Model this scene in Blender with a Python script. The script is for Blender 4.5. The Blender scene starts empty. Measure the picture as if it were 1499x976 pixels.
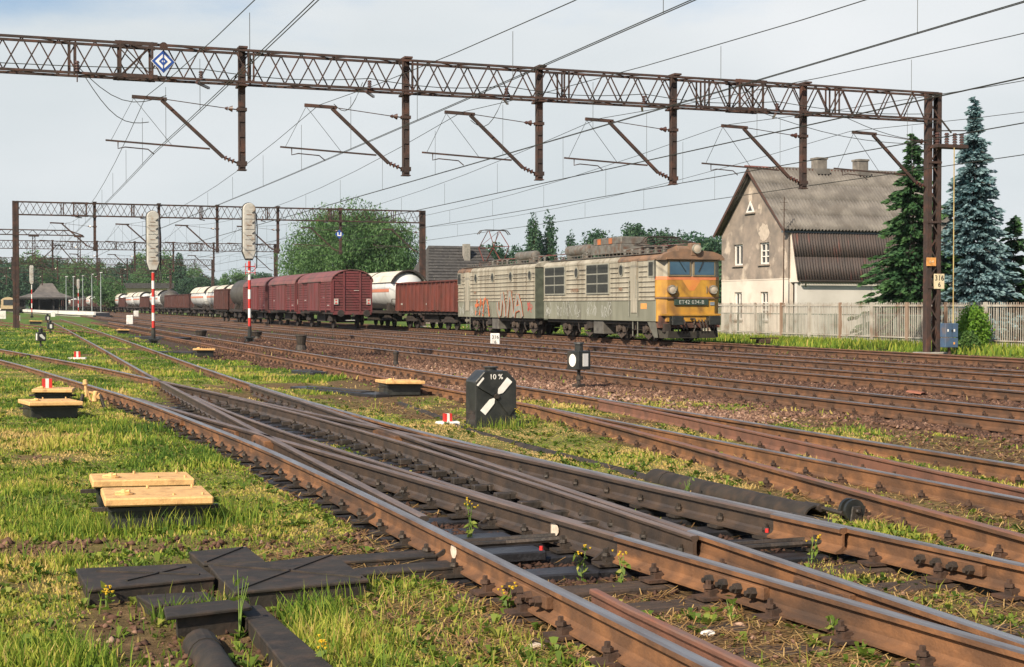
import bpy, bmesh, math, random
import numpy as np
from mathutils import Vector, Matrix

R = random.Random(11)
rng = np.random.default_rng(11)
S = bpy.context.scene
COL = S.collection
rad = math.radians

# ---------------------------------------------------------------- camera
YAW = rad(20.3)
cam_d = bpy.data.cameras.new("camera"); cam = bpy.data.objects.new("camera", cam_d); COL.objects.link(cam)
cam_d.sensor_width = 36.0; cam_d.lens = 50.0; cam_d.clip_start = 0.1; cam_d.clip_end = 6000
cam.location = (0, 0, 1.77)
cam.rotation_euler = (rad(90) - math.atan(42 / 2082), 0, -YAW)
S.camera = cam

# ---------------------------------------------------------------- sky, sun, exposure
SUN_EL, SUN_AZ = rad(37), math.atan2(-0.80, -0.60)       # the sun stands behind the camera to the left
W = bpy.data.worlds.new("World"); S.world = W; W.use_nodes = True
nt = W.node_tree; nt.nodes.clear()
def wn(t, **k):
    n = nt.nodes.new(t)
    for a, b in k.items(): setattr(n, a, b)
    return n
wout = wn('ShaderNodeOutputWorld'); wbg = wn('ShaderNodeBackground'); wbg.inputs[1].default_value = 0.1
sky = wn('ShaderNodeTexSky', sky_type='NISHITA', sun_disc=False, sun_elevation=SUN_EL, sun_rotation=SUN_AZ % (2 * math.pi),
         air_density=1.0, dust_density=1.6, ozone_density=1.5)
tc = wn('ShaderNodeTexCoord'); sep = wn('ShaderNodeSeparateXYZ'); nt.links.new(tc.outputs['Generated'], sep.inputs[0])
mp = wn('ShaderNodeMapping'); mp.inputs['Scale'].default_value = (1.0, 1.0, 3.2); mp.inputs['Rotation'].default_value = (0, 0, rad(-41))
nt.links.new(tc.outputs['Generated'], mp.inputs[0])
no = wn('ShaderNodeTexNoise'); no.inputs['Scale'].default_value = 2.3; no.inputs['Detail'].default_value = 7; no.inputs['Roughness'].default_value = .55
nt.links.new(mp.outputs[0], no.inputs['Vector'])
no2 = wn('ShaderNodeTexNoise'); no2.inputs['Scale'].default_value = 1.3; no2.inputs['Detail'].default_value = 5
mp2 = wn('ShaderNodeMapping'); mp2.inputs['Scale'].default_value = (1, 1, 2.5); mp2.inputs['Location'].default_value = (3.1, 1.7, .4)
nt.links.new(tc.outputs['Generated'], mp2.inputs[0]); nt.links.new(mp2.outputs[0], no2.inputs['Vector'])
# cloud cover: closed towards the horizon, breaking up higher in the sky
el = wn('ShaderNodeMapRange'); el.inputs[1].default_value = .14; el.inputs[2].default_value = .46; el.inputs[3].default_value = .42; el.inputs[4].default_value = -.02
nt.links.new(sep.outputs['Z'], el.inputs[0])
addm = wn('ShaderNodeMath', operation='ADD'); nt.links.new(no.outputs['Fac'], addm.inputs[0]); nt.links.new(el.outputs[0], addm.inputs[1])
msk = wn('ShaderNodeMapRange', interpolation_type='SMOOTHSTEP'); msk.inputs[1].default_value = .56; msk.inputs[2].default_value = .80
nt.links.new(addm.outputs[0], msk.inputs[0])
cr = wn('ShaderNodeValToRGB'); cr.color_ramp.elements[0].position = .36; cr.color_ramp.elements[1].position = .64
cr.color_ramp.elements[0].color = (.40, .452, .475, 1); cr.color_ramp.elements[1].color = (.590, .608, .622, 1)
nt.links.new(no2.outputs['Fac'], cr.inputs[0])
cm = wn('ShaderNodeMix', data_type='RGBA', blend_type='MULTIPLY'); cm.inputs[0].default_value = 1; cm.inputs[7].default_value = (10, 10, 10, 1)
nt.links.new(cr.outputs[0], cm.inputs[6])
mx = wn('ShaderNodeMix', data_type='RGBA'); nt.links.new(msk.outputs[0], mx.inputs[0]); nt.links.new(sky.outputs[0], mx.inputs[6]); nt.links.new(cm.outputs[2], mx.inputs[7])
nt.links.new(mx.outputs[2], wbg.inputs[0]); nt.links.new(wbg.outputs[0], wout.inputs[0])

sun_d = bpy.data.lights.new("sun", 'SUN'); sun = bpy.data.objects.new("sun", sun_d); COL.objects.link(sun)
sun_d.energy = 5.0; sun_d.angle = rad(0.9); sun_d.color = (1.0, .86, .67)
sun.rotation_euler = Vector((0.80 * math.cos(SUN_EL), 0.60 * math.cos(SUN_EL), -math.sin(SUN_EL))).to_track_quat('-Z', 'Y').to_euler()
S.view_settings.view_transform = 'Standard'; S.view_settings.look = 'None'; S.view_settings.gamma = 1; S.view_settings.exposure = 0.55

# ---------------------------------------------------------------- helpers: materials
MATS = {}
def M(name, c1, c2=None, rough=.75, metal=0.0, scale=3.0, lo=.35, hi=.65, stretch=(1, 1, 1), bump=0.0, bscale=40.0,
      dirt=None, dscale=1.2, dlo=.5, dhi=.75, dstretch=None, spec=None):
    if name in MATS: return MATS[name]
    m = bpy.data.materials.new(name); m.use_nodes = True; MATS[name] = m
    t = m.node_tree; b = t.nodes['Principled BSDF']; L = t.links
    b.inputs['Roughness'].default_value = rough; b.inputs['Metallic'].default_value = metal
    if spec is not None: b.inputs['Specular IOR Level'].default_value = spec
    if c2 is None: c2 = tuple(min(1, x * .72) for x in c1)
    g = t.nodes.new('ShaderNodeNewGeometry')
    def noise(sc, st, det=5):
        mpn = t.nodes.new('ShaderNodeMapping'); mpn.inputs['Scale'].default_value = st; L.new(g.outputs['Position'], mpn.inputs[0])
        n = t.nodes.new('ShaderNodeTexNoise'); n.inputs['Scale'].default_value = sc; n.inputs['Detail'].default_value = det; L.new(mpn.outputs[0], n.inputs['Vector'])
        return n.outputs['Fac']
    def rng_(v, a, z):
        r = t.nodes.new('ShaderNodeMapRange'); r.inputs[1].default_value = a; r.inputs[2].default_value = z; L.new(v, r.inputs[0]); return r.outputs[0]
    mixn = t.nodes.new('ShaderNodeMix'); mixn.data_type = 'RGBA'
    mixn.inputs[6].default_value = (*c1, 1); mixn.inputs[7].default_value = (*c2, 1)
    L.new(rng_(noise(scale, stretch), lo, hi), mixn.inputs[0]); out = mixn.outputs[2]
    if dirt is not None:
        m2 = t.nodes.new('ShaderNodeMix'); m2.data_type = 'RGBA'; L.new(out, m2.inputs[6]); m2.inputs[7].default_value = (*dirt, 1)
        L.new(rng_(noise(dscale, dstretch or stretch, 8), dlo, dhi), m2.inputs[0]); out = m2.outputs[2]
    L.new(out, b.inputs['Base Color'])
    if bump:
        bn = t.nodes.new('ShaderNodeBump'); bn.inputs['Strength'].default_value = bump; bn.inputs['Distance'].default_value = .02
        L.new(noise(bscale, (1, 1, 1), 4), bn.inputs['Height']); L.new(bn.outputs[0], b.inputs['Normal'])
    return m

def leafmat(name, ramp, trans=.3, rough=.6):
    m = bpy.data.materials.new(name); m.use_nodes = True; MATS[name] = m
    t = m.node_tree; t.nodes.clear(); L = t.links
    o = t.nodes.new('ShaderNodeOutputMaterial'); a = t.nodes.new('ShaderNodeAttribute'); a.attribute_name = 'tint'
    c = t.nodes.new('ShaderNodeValToRGB'); e = c.color_ramp.elements
    e[0].position = ramp[0][0]; e[0].color = (*ramp[0][1], 1); e[1].position = ramp[-1][0]; e[1].color = (*ramp[-1][1], 1)
    for p, q in ramp[1:-1]:
        k = e.new(p); k.color = (*q, 1)
    L.new(a.outputs['Fac'], c.inputs[0])
    d = t.nodes.new('ShaderNodeBsdfPrincipled'); d.inputs['Roughness'].default_value = rough; d.inputs['Specular IOR Level'].default_value = .25
    tr = t.nodes.new('ShaderNodeBsdfTranslucent'); mxs = t.nodes.new('ShaderNodeMixShader'); mxs.inputs[0].default_value = trans
    L.new(c.outputs[0], d.inputs['Base Color']); L.new(c.outputs[0], tr.inputs[0]); L.new(d.outputs[0], mxs.inputs[1]); L.new(tr.outputs[0], mxs.inputs[2]); L.new(mxs.outputs[0], o.inputs[0])
    return m

# ---------------------------------------------------------------- helpers: meshes and objects
class MB:
    def __init__(s): s.v = []; s.f = []; s.m = []; s.cm = 0
    def add(s, vs, fs):
        o = len(s.v); s.v += [tuple(p) for p in vs]; s.f += [tuple(i + o for i in f) for f in fs]; s.m += [s.cm] * len(fs); return s
    def box(s, x0, x1, y0, y1, z0, z1):
        return s.add([(x0, y0, z0), (x1, y0, z0), (x1, y1, z0), (x0, y1, z0), (x0, y0, z1), (x1, y0, z1), (x1, y1, z1), (x0, y1, z1)],
                     [(0, 3, 2, 1), (4, 5, 6, 7), (0, 1, 5, 4), (1, 2, 6, 5), (2, 3, 7, 6), (3, 0, 4, 7)])
    def cbox(s, c, d): return s.box(c[0] - d[0] / 2, c[0] + d[0] / 2, c[1] - d[1] / 2, c[1] + d[1] / 2, c[2] - d[2] / 2, c[2] + d[2] / 2)
    def bar(s, p, q, w, h=None, up=(0, 0, 1)):
        h = h or w; p = Vector(p); q = Vector(q); d = (q - p).normalized(); u = Vector(up)
        if abs(d.dot(u)) > .98: u = Vector((0, 1, 0))
        a = d.cross(u).normalized() * (w / 2); b = a.cross(d).normalized() * (h / 2)
        vs = [p - a - b, p + a - b, p + a + b, p - a + b, q - a - b, q + a - b, q + a + b, q - a + b]
        return s.add(vs, [(0, 1, 2, 3), (7, 6, 5, 4), (0, 4, 5, 1), (1, 5, 6, 2), (2, 6, 7, 3), (3, 7, 4, 0)])
    def cyl(s, p, q, r0, r1=None, n=10, caps=True):
        r1 = r0 if r1 is None else r1; p = Vector(p); q = Vector(q); d = (q - p).normalized()
        u = Vector((0, 0, 1)) if abs(d.z) < .9 else Vector((1, 0, 0)); a = d.cross(u).normalized(); b = d.cross(a)
        vs = []
        for c, r in ((p, r0), (q, r1)):
            vs += [c + (a * math.cos(2 * math.pi * i / n) + b * math.sin(2 * math.pi * i / n)) * r for i in range(n)]
        fs = [(i, (i + 1) % n, n + (i + 1) % n, n + i) for i in range(n)]
        if caps: fs += [tuple(range(n - 1, -1, -1)), tuple(range(n, 2 * n))]
        return s.add(vs, fs)
    def tube(s, pts, r, n=6):
        pts = [Vector(p) for p in pts]; vs = []; N = len(pts)
        for k, p in enumerate(pts):
            d = (pts[min(k + 1, N - 1)] - pts[max(k - 1, 0)]).normalized()
            u = Vector((0, 0, 1)) if abs(d.z) < .9 else Vector((1, 0, 0)); a = d.cross(u).normalized(); b = d.cross(a)
            rr = r[k] if isinstance(r, (list, tuple)) else r
            vs += [p + (a * math.cos(2 * math.pi * i / n) + b * math.sin(2 * math.pi * i / n)) * rr for i in range(n)]
        fs = [(k * n + i, k * n + (i + 1) % n, (k + 1) * n + (i + 1) % n, (k + 1) * n + i) for k in range(N - 1) for i in range(n)]
        fs += [tuple(range(n - 1, -1, -1)), tuple(range((N - 1) * n, N * n))]
        return s.add(vs, fs)
    def prism(s, poly, axis, a, b):
        n = len(poly)
        mk = {'x': lambda p, t: (t, p[0], p[1]), 'y': lambda p, t: (p[0], t, p[1]), 'z': lambda p, t: (p[0], p[1], t)}[axis]
        return s.add([mk(p, a) for p in poly] + [mk(p, b) for p in poly],
                     [(i, (i + 1) % n, n + (i + 1) % n, n + i) for i in range(n)] + [tuple(range(n - 1, -1, -1)), tuple(range(n, 2 * n))])
    def disc(s, c, r, axis, t, n=20, sx=1.0):
        poly = [(math.cos(2 * math.pi * i / n) * r * sx, math.sin(2 * math.pi * i / n) * r) for i in range(n)]
        o = {'x': (c[1], c[2], c[0]), 'y': (c[0], c[2], c[1]), 'z': (c[0], c[1], c[2])}[axis]
        return s.prism([(p[0] + o[0], p[1] + o[1]) for p in poly], axis, o[2] - t / 2, o[2] + t / 2)
    def mesh(s, name, bevel=0):
        me = bpy.data.meshes.new(name); me.from_pydata(s.v, [], s.f)
        if len(set(s.m)) > 1: me.polygons.foreach_set('material_index', s.m)
        bm = bmesh.new(); bm.from_mesh(me)
        bmesh.ops.recalc_face_normals(bm, faces=bm.faces)
        if bevel: bmesh.ops.bevel(bm, geom=[e for e in bm.edges if len(e.link_faces) == 2 and e.calc_face_angle(0) > .5], offset=bevel, segments=1, affect='EDGES')
        bm.to_mesh(me); bm.free()
        return me
    def build(s, name, mat, parent=None, loc=None, smooth=False, bevel=0):
        return link(name, s.mesh(name, bevel), mat, parent, loc, smooth)

def link(name, me, mat, parent=None, loc=None, smooth=False):
    for k in (mat if isinstance(mat, (list, tuple)) else [mat]):
        if k is not None and len(me.materials) < (len(mat) if isinstance(mat, (list, tuple)) else 1): me.materials.append(k)
    if smooth:
        me.polygons.foreach_set('use_smooth', [True] * len(me.polygons)); me.set_sharp_from_angle(angle=rad(40))
    o = bpy.data.objects.new(name, me); COL.objects.link(o)
    if parent is not None: o.parent = parent
    if loc is not None: o.location = loc
    return o
def inst(name, me, parent, loc, rz=0, scale=None, rot=None):
    o = bpy.data.objects.new(name, me); COL.objects.link(o); o.parent = parent; o.location = loc
    o.rotation_euler = rot or (0, 0, rz)
    if scale: o.scale = scale
    return o
def tag(o, label, cat=None, group=None, kind=None):
    o['label'] = label
    if cat: o['category'] = cat
    if group: o['group'] = group
    if kind: o['kind'] = kind
    return o
def thing(name, loc, label, cat, group=None, rz=0):
    o = bpy.data.objects.new(name, None); COL.objects.link(o); o.location = loc; o.rotation_euler = (0, 0, rz); o.empty_display_size = .3
    return tag(o, label, cat, group)
def copy_tree(o, loc=None, label=None, rz=None, parent=None, scale=None):
    c = o.copy(); COL.objects.link(c); c.parent = parent
    if loc is not None: c.location = loc
    if rz is not None: c.rotation_euler = (0, 0, rz)
    if label: c['label'] = label
    if scale: c.scale = scale
    for ch in list(o.children): copy_tree(ch, parent=c)
    return c
def textmesh(txt, size, depth=.004, sp=1.0):
    cu = bpy.data.curves.new('lettering', 'FONT'); cu.body = txt; cu.size = size; cu.extrude = depth; cu.align_x = 'CENTER'; cu.align_y = 'CENTER'; cu.space_character = sp
    cu.resolution_u = 3
    o = bpy.data.objects.new('lettering', cu); COL.objects.link(o); bpy.context.view_layer.update()
    me = bpy.data.meshes.new_from_object(o.evaluated_get(bpy.context.evaluated_depsgraph_get()))
    bpy.data.objects.remove(o); bpy.data.curves.remove(cu); return me
def text(txt, size, mat, parent, loc, rot, name='lettering', depth=.004, sp=1.0):
    me = textmesh(txt, size, depth, sp); me.materials.clear(); me.materials.append(mat)
    o = inst(name, me, parent, loc, rot=rot); return o
FACE_FRONT = (rad(90), 0, 0)            # reads from -Y
FACE_SIDE = (rad(90), 0, rad(-90))      # reads from -X

# numpy value noise
_tab = rng.random((256, 256))
def vn(x, y, sc):
    x = np.asarray(x, float) * sc + 57.3; y = np.asarray(y, float) * sc + 31.7
    xi = np.floor(x).astype(int); yi = np.floor(y).astype(int); fx = x - xi; fy = y - yi
    fx = fx * fx * (3 - 2 * fx); fy = fy * fy * (3 - 2 * fy)
    g = lambda i, j: _tab[i & 255, j & 255]
    return (g(xi, yi) * (1 - fx) + g(xi + 1, yi) * fx) * (1 - fy) + (g(xi, yi + 1) * (1 - fx) + g(xi + 1, yi + 1) * fx) * fy
def fbm(x, y, sc, o=4):
    return sum(vn(x, y, sc * 2 ** i) * .5 ** i for i in range(o)) / sum(.5 ** i for i in range(o))
def sstep(a, b, x):
    t = np.clip((x - a) / (b - a), 0, 1); return t * t * (3 - 2 * t)

def np_mesh(name, verts, tris_or_quads, k, mat, parent=None, tint=None, smooth=False):
    me = bpy.data.meshes.new(name); nV = len(verts); nF = len(tris_or_quads)
    me.vertices.add(nV); me.vertices.foreach_set('co', np.asarray(verts, np.float32).ravel())
    me.loops.add(nF * k); me.polygons.add(nF)
    me.loops.foreach_set('vertex_index', np.asarray(tris_or_quads, np.int32).ravel())
    me.polygons.foreach_set('loop_start', np.arange(0, nF * k, k, dtype=np.int32))
    me.update(calc_edges=True)
    if smooth: me.polygons.foreach_set('use_smooth', np.ones(nF, bool))
    if tint is not None:
        a = me.attributes.new('tint', 'FLOAT', 'POINT'); a.data.foreach_set('value', np.asarray(tint, np.float32))
    if mat is not None: me.materials.append(mat)
    o = bpy.data.objects.new(name, me); COL.objects.link(o)
    if parent is not None: o.parent = parent
    return o

# ---------------------------------------------------------------- shared materials
rust = M('rusty_rail_steel', (.215, .100, .043), (.115, .057, .029), .85, .05, 5, lo=.38, hi=.6, bump=.3, bscale=60, dirt=(.045, .028, .02), dscale=2.2, dlo=.48, dhi=.72, dstretch=(1, .35, 2.5))
rustred = M('red_rusted_rail_steel', (.19, .086, .055), (.12, .06, .042), .85, .05, 5, bump=.25, bscale=60)
rustm = M('main_line_rail_rust', (.150, .072, .036), (.08, .043, .025), .85, .05, 5, bump=.3, bscale=60, dirt=(.05, .034, .026), dscale=2.2, dlo=.5, dhi=.75, dstretch=(1, .35, 2.5))
railtop = M('worn_rail_head', (.36, .35, .35), (.24, .20, .18), .34, .75, 3, stretch=(4, .5, 4))
railtoprust = M('rusty_rail_head', (.24, .10, .06), (.19, .12, .095), .55, .3, 4)
railoil = M('oily_dark_steel', (.055, .045, .04), (.10, .07, .052), .5, .3, 5, bump=.2)
oiltop = M('oily_rail_head', (.27, .19, .15), (.16, .11, .085), .42, .55, 3, stretch=(4, .5, 4))
wood = M('weathered_sleeper_wood', (.07, .043, .028), (.03, .021, .016), .9, 0, 7, stretch=(1, 5, 5), bump=.5, bscale=35)
woodoil = M('oil_soaked_sleeper', (.03, .03, .034), (.014, .014, .016), .38, 0, 6, bump=.4, bscale=30)
ironrust = M('rusty_iron_fastening', (.085, .045, .028), (.038, .024, .018), .85, .1, 12, bump=.3)
irondark = M('dark_oily_iron', (.03, .027, .024), (.06, .045, .035), .55, .2, 10, bump=.3)
blackpaint = M('black_paint', (.012, .014, .014), (.03, .032, .03), .42, 0, 5, bump=.1, dirt=(.07, .055, .04), dlo=.55, dhi=.85)
cream = M('cream_painted_lid', (.70, .43, .18), (.60, .36, .14), .75, 0, 35, bump=.2, bscale=90, dirt=(.34, .19, .08), dscale=7, dlo=.50, dhi=.76)
white = M('white_paint', (.78, .77, .74), (.62, .60, .56), .6, 0, 6, dirt=(.35, .30, .25), dlo=.58, dhi=.85)
redpaint = M('red_paint', (.55, .025, .02), (.42, .03, .025), .5, 0, 5)
portalm = M('rusty_portal_steel', (.058, .034, .028), (.034, .025, .023), .85, .1, 4, bump=.2, dirt=(.105, .048, .033), dscale=2.5)
wirem = M('copper_wire', (.05, .05, .042), (.035, .04, .034), .6, .4, 3)
insul = M('brown_porcelain', (.07, .03, .022), (.05, .025, .02), .25, 0, 4)
tarmetal = M('tarred_sheet_metal', (.032, .026, .020), (.017, .014, .012), .75, .05, 4, bump=.25, bscale=25, dirt=(.062, .040, .027), dscale=9, dlo=.48, dhi=.78)
concrete = M('grey_concrete', (.30, .28, .25), (.20, .19, .17), .9, 0, 6, bump=.3)
undercar = M('brake_dust_grime', (.022, .019, .018), (.045, .034, .028), .8, .1, 4)
# ================================================================ track geometry (x as a function of y, metres)
def crv(pts):
    pts = sorted(pts); ys = np.array([p[1] for p in pts], float) if False else np.array([p[0] for p in pts], float)
    xs = np.array([p[1] for p in pts], float)
    d = np.gradient(xs, ys)
    def fn(y):
        y = np.asarray(y, float); i = np.clip(np.searchsorted(ys, y) - 1, 0, len(ys) - 2)
        h = ys[i + 1] - ys[i]; t = (y - ys[i]) / h; tt = np.clip(t, 0, 1)
        r = ((1 + 2 * tt) * (1 - tt) ** 2 * xs[i] + tt * (1 - tt) ** 2 * h * d[i] + tt * tt * (3 - 2 * tt) * xs[i + 1] + tt * tt * (tt - 1) * h * d[i + 1])
        return np.where(y < ys[0], xs[0] + (y - ys[0]) * d[0], np.where(y > ys[-1], xs[-1] + (y - ys[-1]) * d[-1], r))
    return fn
T1L = lambda y: 5.06 - .106 * np.asarray(y, float)
T1R = lambda y: 6.76 - .108 * np.asarray(y, float)
T2L = lambda y: 2.93 + .0167 * np.asarray(y, float)
T2R = lambda y: 4.53 + .0174 * np.asarray(y, float)
outL = crv([(-4, 3.03), (2, 3.02), (8, 3.01), (11, 3.0), (13.4, 2.97), (16, 2.90), (19.5, 2.72), (24.6, 2.40), (29.1, 1.97), (34, 1.47), (38, 1.08), (44, .38), (50, -.45), (58, -1.75), (70, -3.9)])
outR = crv([(-4, 7.2), (2, 6.55), (7, 6.0), (10, 5.69), (12.2, 5.49), (14.2, 5.33), (15.8, 5.22), (18.5, 5.10), (21.6, 5.035), (25.7, 5.005), (29, 5.035), (36, 5.16), (54, 5.60), (82, 6.22), (132, 7.25), (170, 7.9)])
R4x = crv([(31.2, 3.39), (35.9, 2.93), (42.5, 2.12), (49, 1.25), (55, .38), (63, -.95), (75, -3.1)])
R3x = crv([(20, 3.264), (32, 3.464), (52.7, 3.95), (82, 4.6), (132, 5.65), (170, 6.3)])
slip1 = crv([(25, 3.99), (23, 4.18), (19.75, 4.41), (17.6, 4.50), (15.5, 4.57), (13.3, 4.60), (11, 4.62), (8.8, 4.61)])
slip2 = crv([(25.5, 3.43), (22, 3.42), (19.5, 3.48), (17.5, 3.56), (15.5, 3.66), (13, 3.82), (11, 3.97), (9.5, 4.12)])
Ax = crv([(-4, 9.62), (12, 9.70), (20, 9.80), (34, 9.90), (72, 10.2), (140, 10.9)])
Cx = crv([(-4, 8.0), (12, 8.08), (20, 8.19), (34, 8.29), (72, 8.59), (140, 9.3)])
Bx = crv([(-4, 6.93), (5, 7.92), (10, 8.47), (14.1, 8.93), (19.6, 9.53), (22.5, 9.75)])
Dx = crv([(-4, 5.28), (3, 6.13), (8, 6.75), (11, 7.10), (17.2, 7.83), (21, 8.19)])

def paths(fn, y0, y1, st=.8): 
    n = max(2, int(abs(y1 - y0) / st) + 1); ys = np.linspace(y0, y1, n); return list(zip(fn(ys).tolist(), ys.tolist()))
# the slip switch's rails: (name, path, kind)
blL = lambda y: np.where(np.asarray(y) < 13, np.maximum(T2L(y), outL(y) + .07), T2L(y))
blG = lambda y: np.where(np.asarray(y) > 20, np.maximum(T1L(y), outL(y) + .07), T1L(y))
blE = lambda y: np.minimum(T1R(y), outR(y) - .07)
blF = lambda y: np.minimum(T2R(y), outR(y) - .07)
SLIP = [(paths(outL, -4, 34), 0), (paths(outR, -4, 34), 0), (paths(blL, 10.3, 34), 1), (paths(blG, -4, 25.2), 1), (paths(blE, 8.7, 31.5), 1), (paths(blF, -4, 28.5), 1),
        (paths(slip1, 8.8, 25), 2), (paths(slip2, 9.6, 25.4), 2)]
RAILF = [outL, outR, blL, blG, blE, blF]
ALLR = [(outL, -4, 70), (outR, -4, 170), (R3x, 10, 170), (T1L, -4, 25), (T1R, 8, 31.5), (R4x, 31, 75), (T2R, -4, 28), (slip1, 9, 25), (slip2, 9.6, 25.4), (Ax, -4, 140), (Cx, -4, 140), (Bx, -4, 22), (Dx, -4, 21)]
MAIN = [14.2, 18.8, 22.8, 28.2]; HG = .8
def rail_dist(x, y):
    d = np.full(np.shape(x), 9.0)
    for fn, a, b in ALLR:
        q = np.abs(fn(y) - x); q = np.where((y > a) & (y < b), q, 9); d = np.minimum(d, q)
    for c in MAIN:
        d = np.minimum(d, np.minimum(np.abs(x - c - HG), np.abs(x - c + HG)))
    return d

# ================================================================ ground
def zones(x, y):
    n = fbm(x, y, .5, 4); n2 = fbm(x + 40, y, .13, 3)
    edge = 11.2 - sstep(14, 34, y) * 3.4 - sstep(34, 52, y) * 1.1 + np.maximum(0, y - 62) * .047 + (n - .5) * 1.6
    bal = sstep(-.35, .35, x - edge) * (1 - sstep(30.9, 31.9, x + (n - .5) * .8))
    # grass tongue creeping between the near turnout and the first main track
    tongue = sstep(.40, .54, fbm(x, y, .35, 3)) * (1 - sstep(12.4, 13.3, x)) * (1 - sstep(22, 28, y))
    bal = bal * (1 - .92 * tongue)
    xm = (outL(y) + outR(y)) / 2; hw = (outR(y) - outL(y)) / 2
    oil = sstep(.45, .0, np.abs(x - xm) - hw) * sstep(7.0, 9.5, y) * (1 - sstep(24, 28, y)) * (1 - sstep(.55, .72, n) * .5)
    oil = oil * (1 - .9 * np.exp(-((y - 17.6) / 1.6) ** 2) * (np.abs(x - 4.1) < .6))
    soil = sstep(.54, .70, fbm(x * 1.3, y * .8 + 9, .55, 4)) * .9
    rd = rail_dist(x, y)
    soil = np.maximum(soil, (.30 + .5 * sstep(.45, .6, n)) * sstep(.4, .08, rd) * (x < 11))
    soil = np.maximum(soil, .95 * np.exp(-(((x - 1.0) / 2.3) ** 2 + ((y - 10.62 + .18 * (x - 1)) / .42) ** 2)) * (.55 + .9 * sstep(.4, .6, n)))      # bare trench edge behind the covers
    soil = np.maximum(soil, .50 * sstep(.42, .62, n) * sstep(1.6, 2.0, x) * (x < 6) * (1 - sstep(8.2, 9.2, y)))
    soil = np.maximum(soil, .6 * sstep(.50, .65, n) * (x > 5.6) * (x < 10) * (y < 12))
    return bal, np.clip(soil, 0, 1), np.clip(oil, 0, 1)
def ground_z(x, y):
    b, s, o = zones(x, y)
    z = -.045 + .07 * (fbm(x, y, .8, 4) - .5) + .02 * (fbm(x, y, 4, 2) - .5)
    leftof = sstep(.02, .5, outL(y) - x) * sstep(7.5, 10.5, y)            # the bank of earth along the left rail
    buried = sstep(26.5, 29, y) * (x < 7.8)                               # the sidings sink into the turf
    rightof = sstep(.05, .5, x - outR(y)) * (x < 10.4) * sstep(6, 10, y)
    z = z + np.maximum(np.maximum(.07 * leftof, .095 * buried), .055 * rightof) * (1 - .6 * o) - .035 * o - .02 * s * (y < 30)
    z = np.where(b > .5, -.04 + .04 * (fbm(x, y, 1.5, 3) - .5), z)
    tr = np.exp(-(((x - 1.0) / 1.2) ** 2 + ((y - 10.45 + .18 * (x - 1)) / .22) ** 2)) * .07
    far = sstep(120, 300, np.hypot(x - 15, y))
    return (z - tr) * (1 - far) - .05 * far
gx = np.unique(np.concatenate([-np.geomspace(9, 2500, 22)[::-1], np.arange(-9, -1, .5), np.arange(-1, 12, .1), np.arange(12, 40, .35), np.geomspace(40, 3000, 30)]))
gy = np.unique(np.concatenate([-np.geomspace(4, 300, 10)[::-1], np.arange(-4, 4, .5), np.arange(4, 24, .1), np.arange(24, 60, .4), np.geomspace(60, 4000, 60)]))
GX, GY = np.meshgrid(gx, gy)
GZ = ground_z(GX, GY)
nx_, ny_ = len(gx), len(gy)
ii = np.arange(nx_ * ny_).reshape(ny_, nx_)
quads = np.stack([ii[:-1, :-1], ii[:-1, 1:], ii[1:, 1:], ii[1:, :-1]], -1).reshape(-1, 4)
gm = bpy.data.materials.new('ground_earth'); gm.use_nodes = True
ground = np_mesh('ground', np.stack([GX, GY, GZ], -1).reshape(-1, 3), quads, 4, gm, smooth=True)
tag(ground, 'grassy and ballasted ground of the railway yard', kind='structure')
zb, zs, zo = zones(GX, GY)
for nm, arr in (('ballast', zb), ('soil', zs), ('oil', zo), ('far', sstep(32, 62, GY))):
    a = ground.data.attributes.new(nm, 'FLOAT', 'POINT'); a.data.foreach_set('value', arr.ravel().astype(np.float32))
t = gm.node_tree; L = t.links; bs = t.nodes['Principled BSDF']; bs.inputs['Roughness'].default_value = .95; bs.inputs['Specular IOR Level'].default_value = .1
geo = t.nodes.new('ShaderNodeNewGeometry')
def gn(sc, det=6, ro=.6):
    n = t.nodes.new('ShaderNodeTexNoise'); n.inputs['Scale'].default_value = sc; n.inputs['Detail'].default_value = det; n.inputs['Roughness'].default_value = ro; L.new(geo.outputs['Position'], n.inputs['Vector']); return n.outputs['Fac']
def gr(v, stops):
    c = t.nodes.new('ShaderNodeValToRGB'); e = c.color_ramp.elements; e[0].position, e[1].position = stops[0][0], stops[-1][0]; e[0].color = (*stops[0][1], 1); e[1].color = (*stops[-1][1], 1)
    for p, q in stops[1:-1]: k = e.new(p); k.color = (*q, 1)
    L.new(v, c.inputs[0]); return c.outputs[0]
def gmix(f, a, b):
    m = t.nodes.new('ShaderNodeMix'); m.data_type = 'RGBA'; L.new(f, m.inputs[0]); L.new(a, m.inputs[6]); L.new(b, m.inputs[7]); return m.outputs[2]
def ga(n): 
    a = t.nodes.new('ShaderNodeAttribute'); a.attribute_name = n; return a.outputs['Fac']
grassc = gr(gn(.9), [(.3, (.09, .11, .028)), (.5, (.17, .17, .05)), (.7, (.28, .22, .095))])
soilc = gr(gn(9), [(.3, (.065, .04, .024)), (.55, (.14, .088, .05)), (.75, (.25, .16, .09))])
balc = gr(gn(11), [(.3, (.042, .025, .018)), (.5, (.10, .056, .037)), (.7, (.19, .112, .078))])
oilc = gr(gn(14), [(.35, (.010, .010, .011)), (.6, (.028, .024, .022)), (.75, (.06, .045, .036))])
grassf = gr(gn(.4), [(.3, (.05, .10, .022)), (.5, (.085, .15, .032)), (.7, (.14, .19, .05))])
balf = gr(gn(8), [(.3, (.034, .025, .020)), (.5, (.07, .05, .04)), (.7, (.13, .097, .08))])
grassc = gmix(ga('far'), grassc, grassf); balc = gmix(ga('far'), balc, balf)
c = gmix(ga('soil'), grassc, soilc); c = gmix(ga('ballast'), c, balc); c = gmix(ga('oil'), c, oilc)
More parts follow.
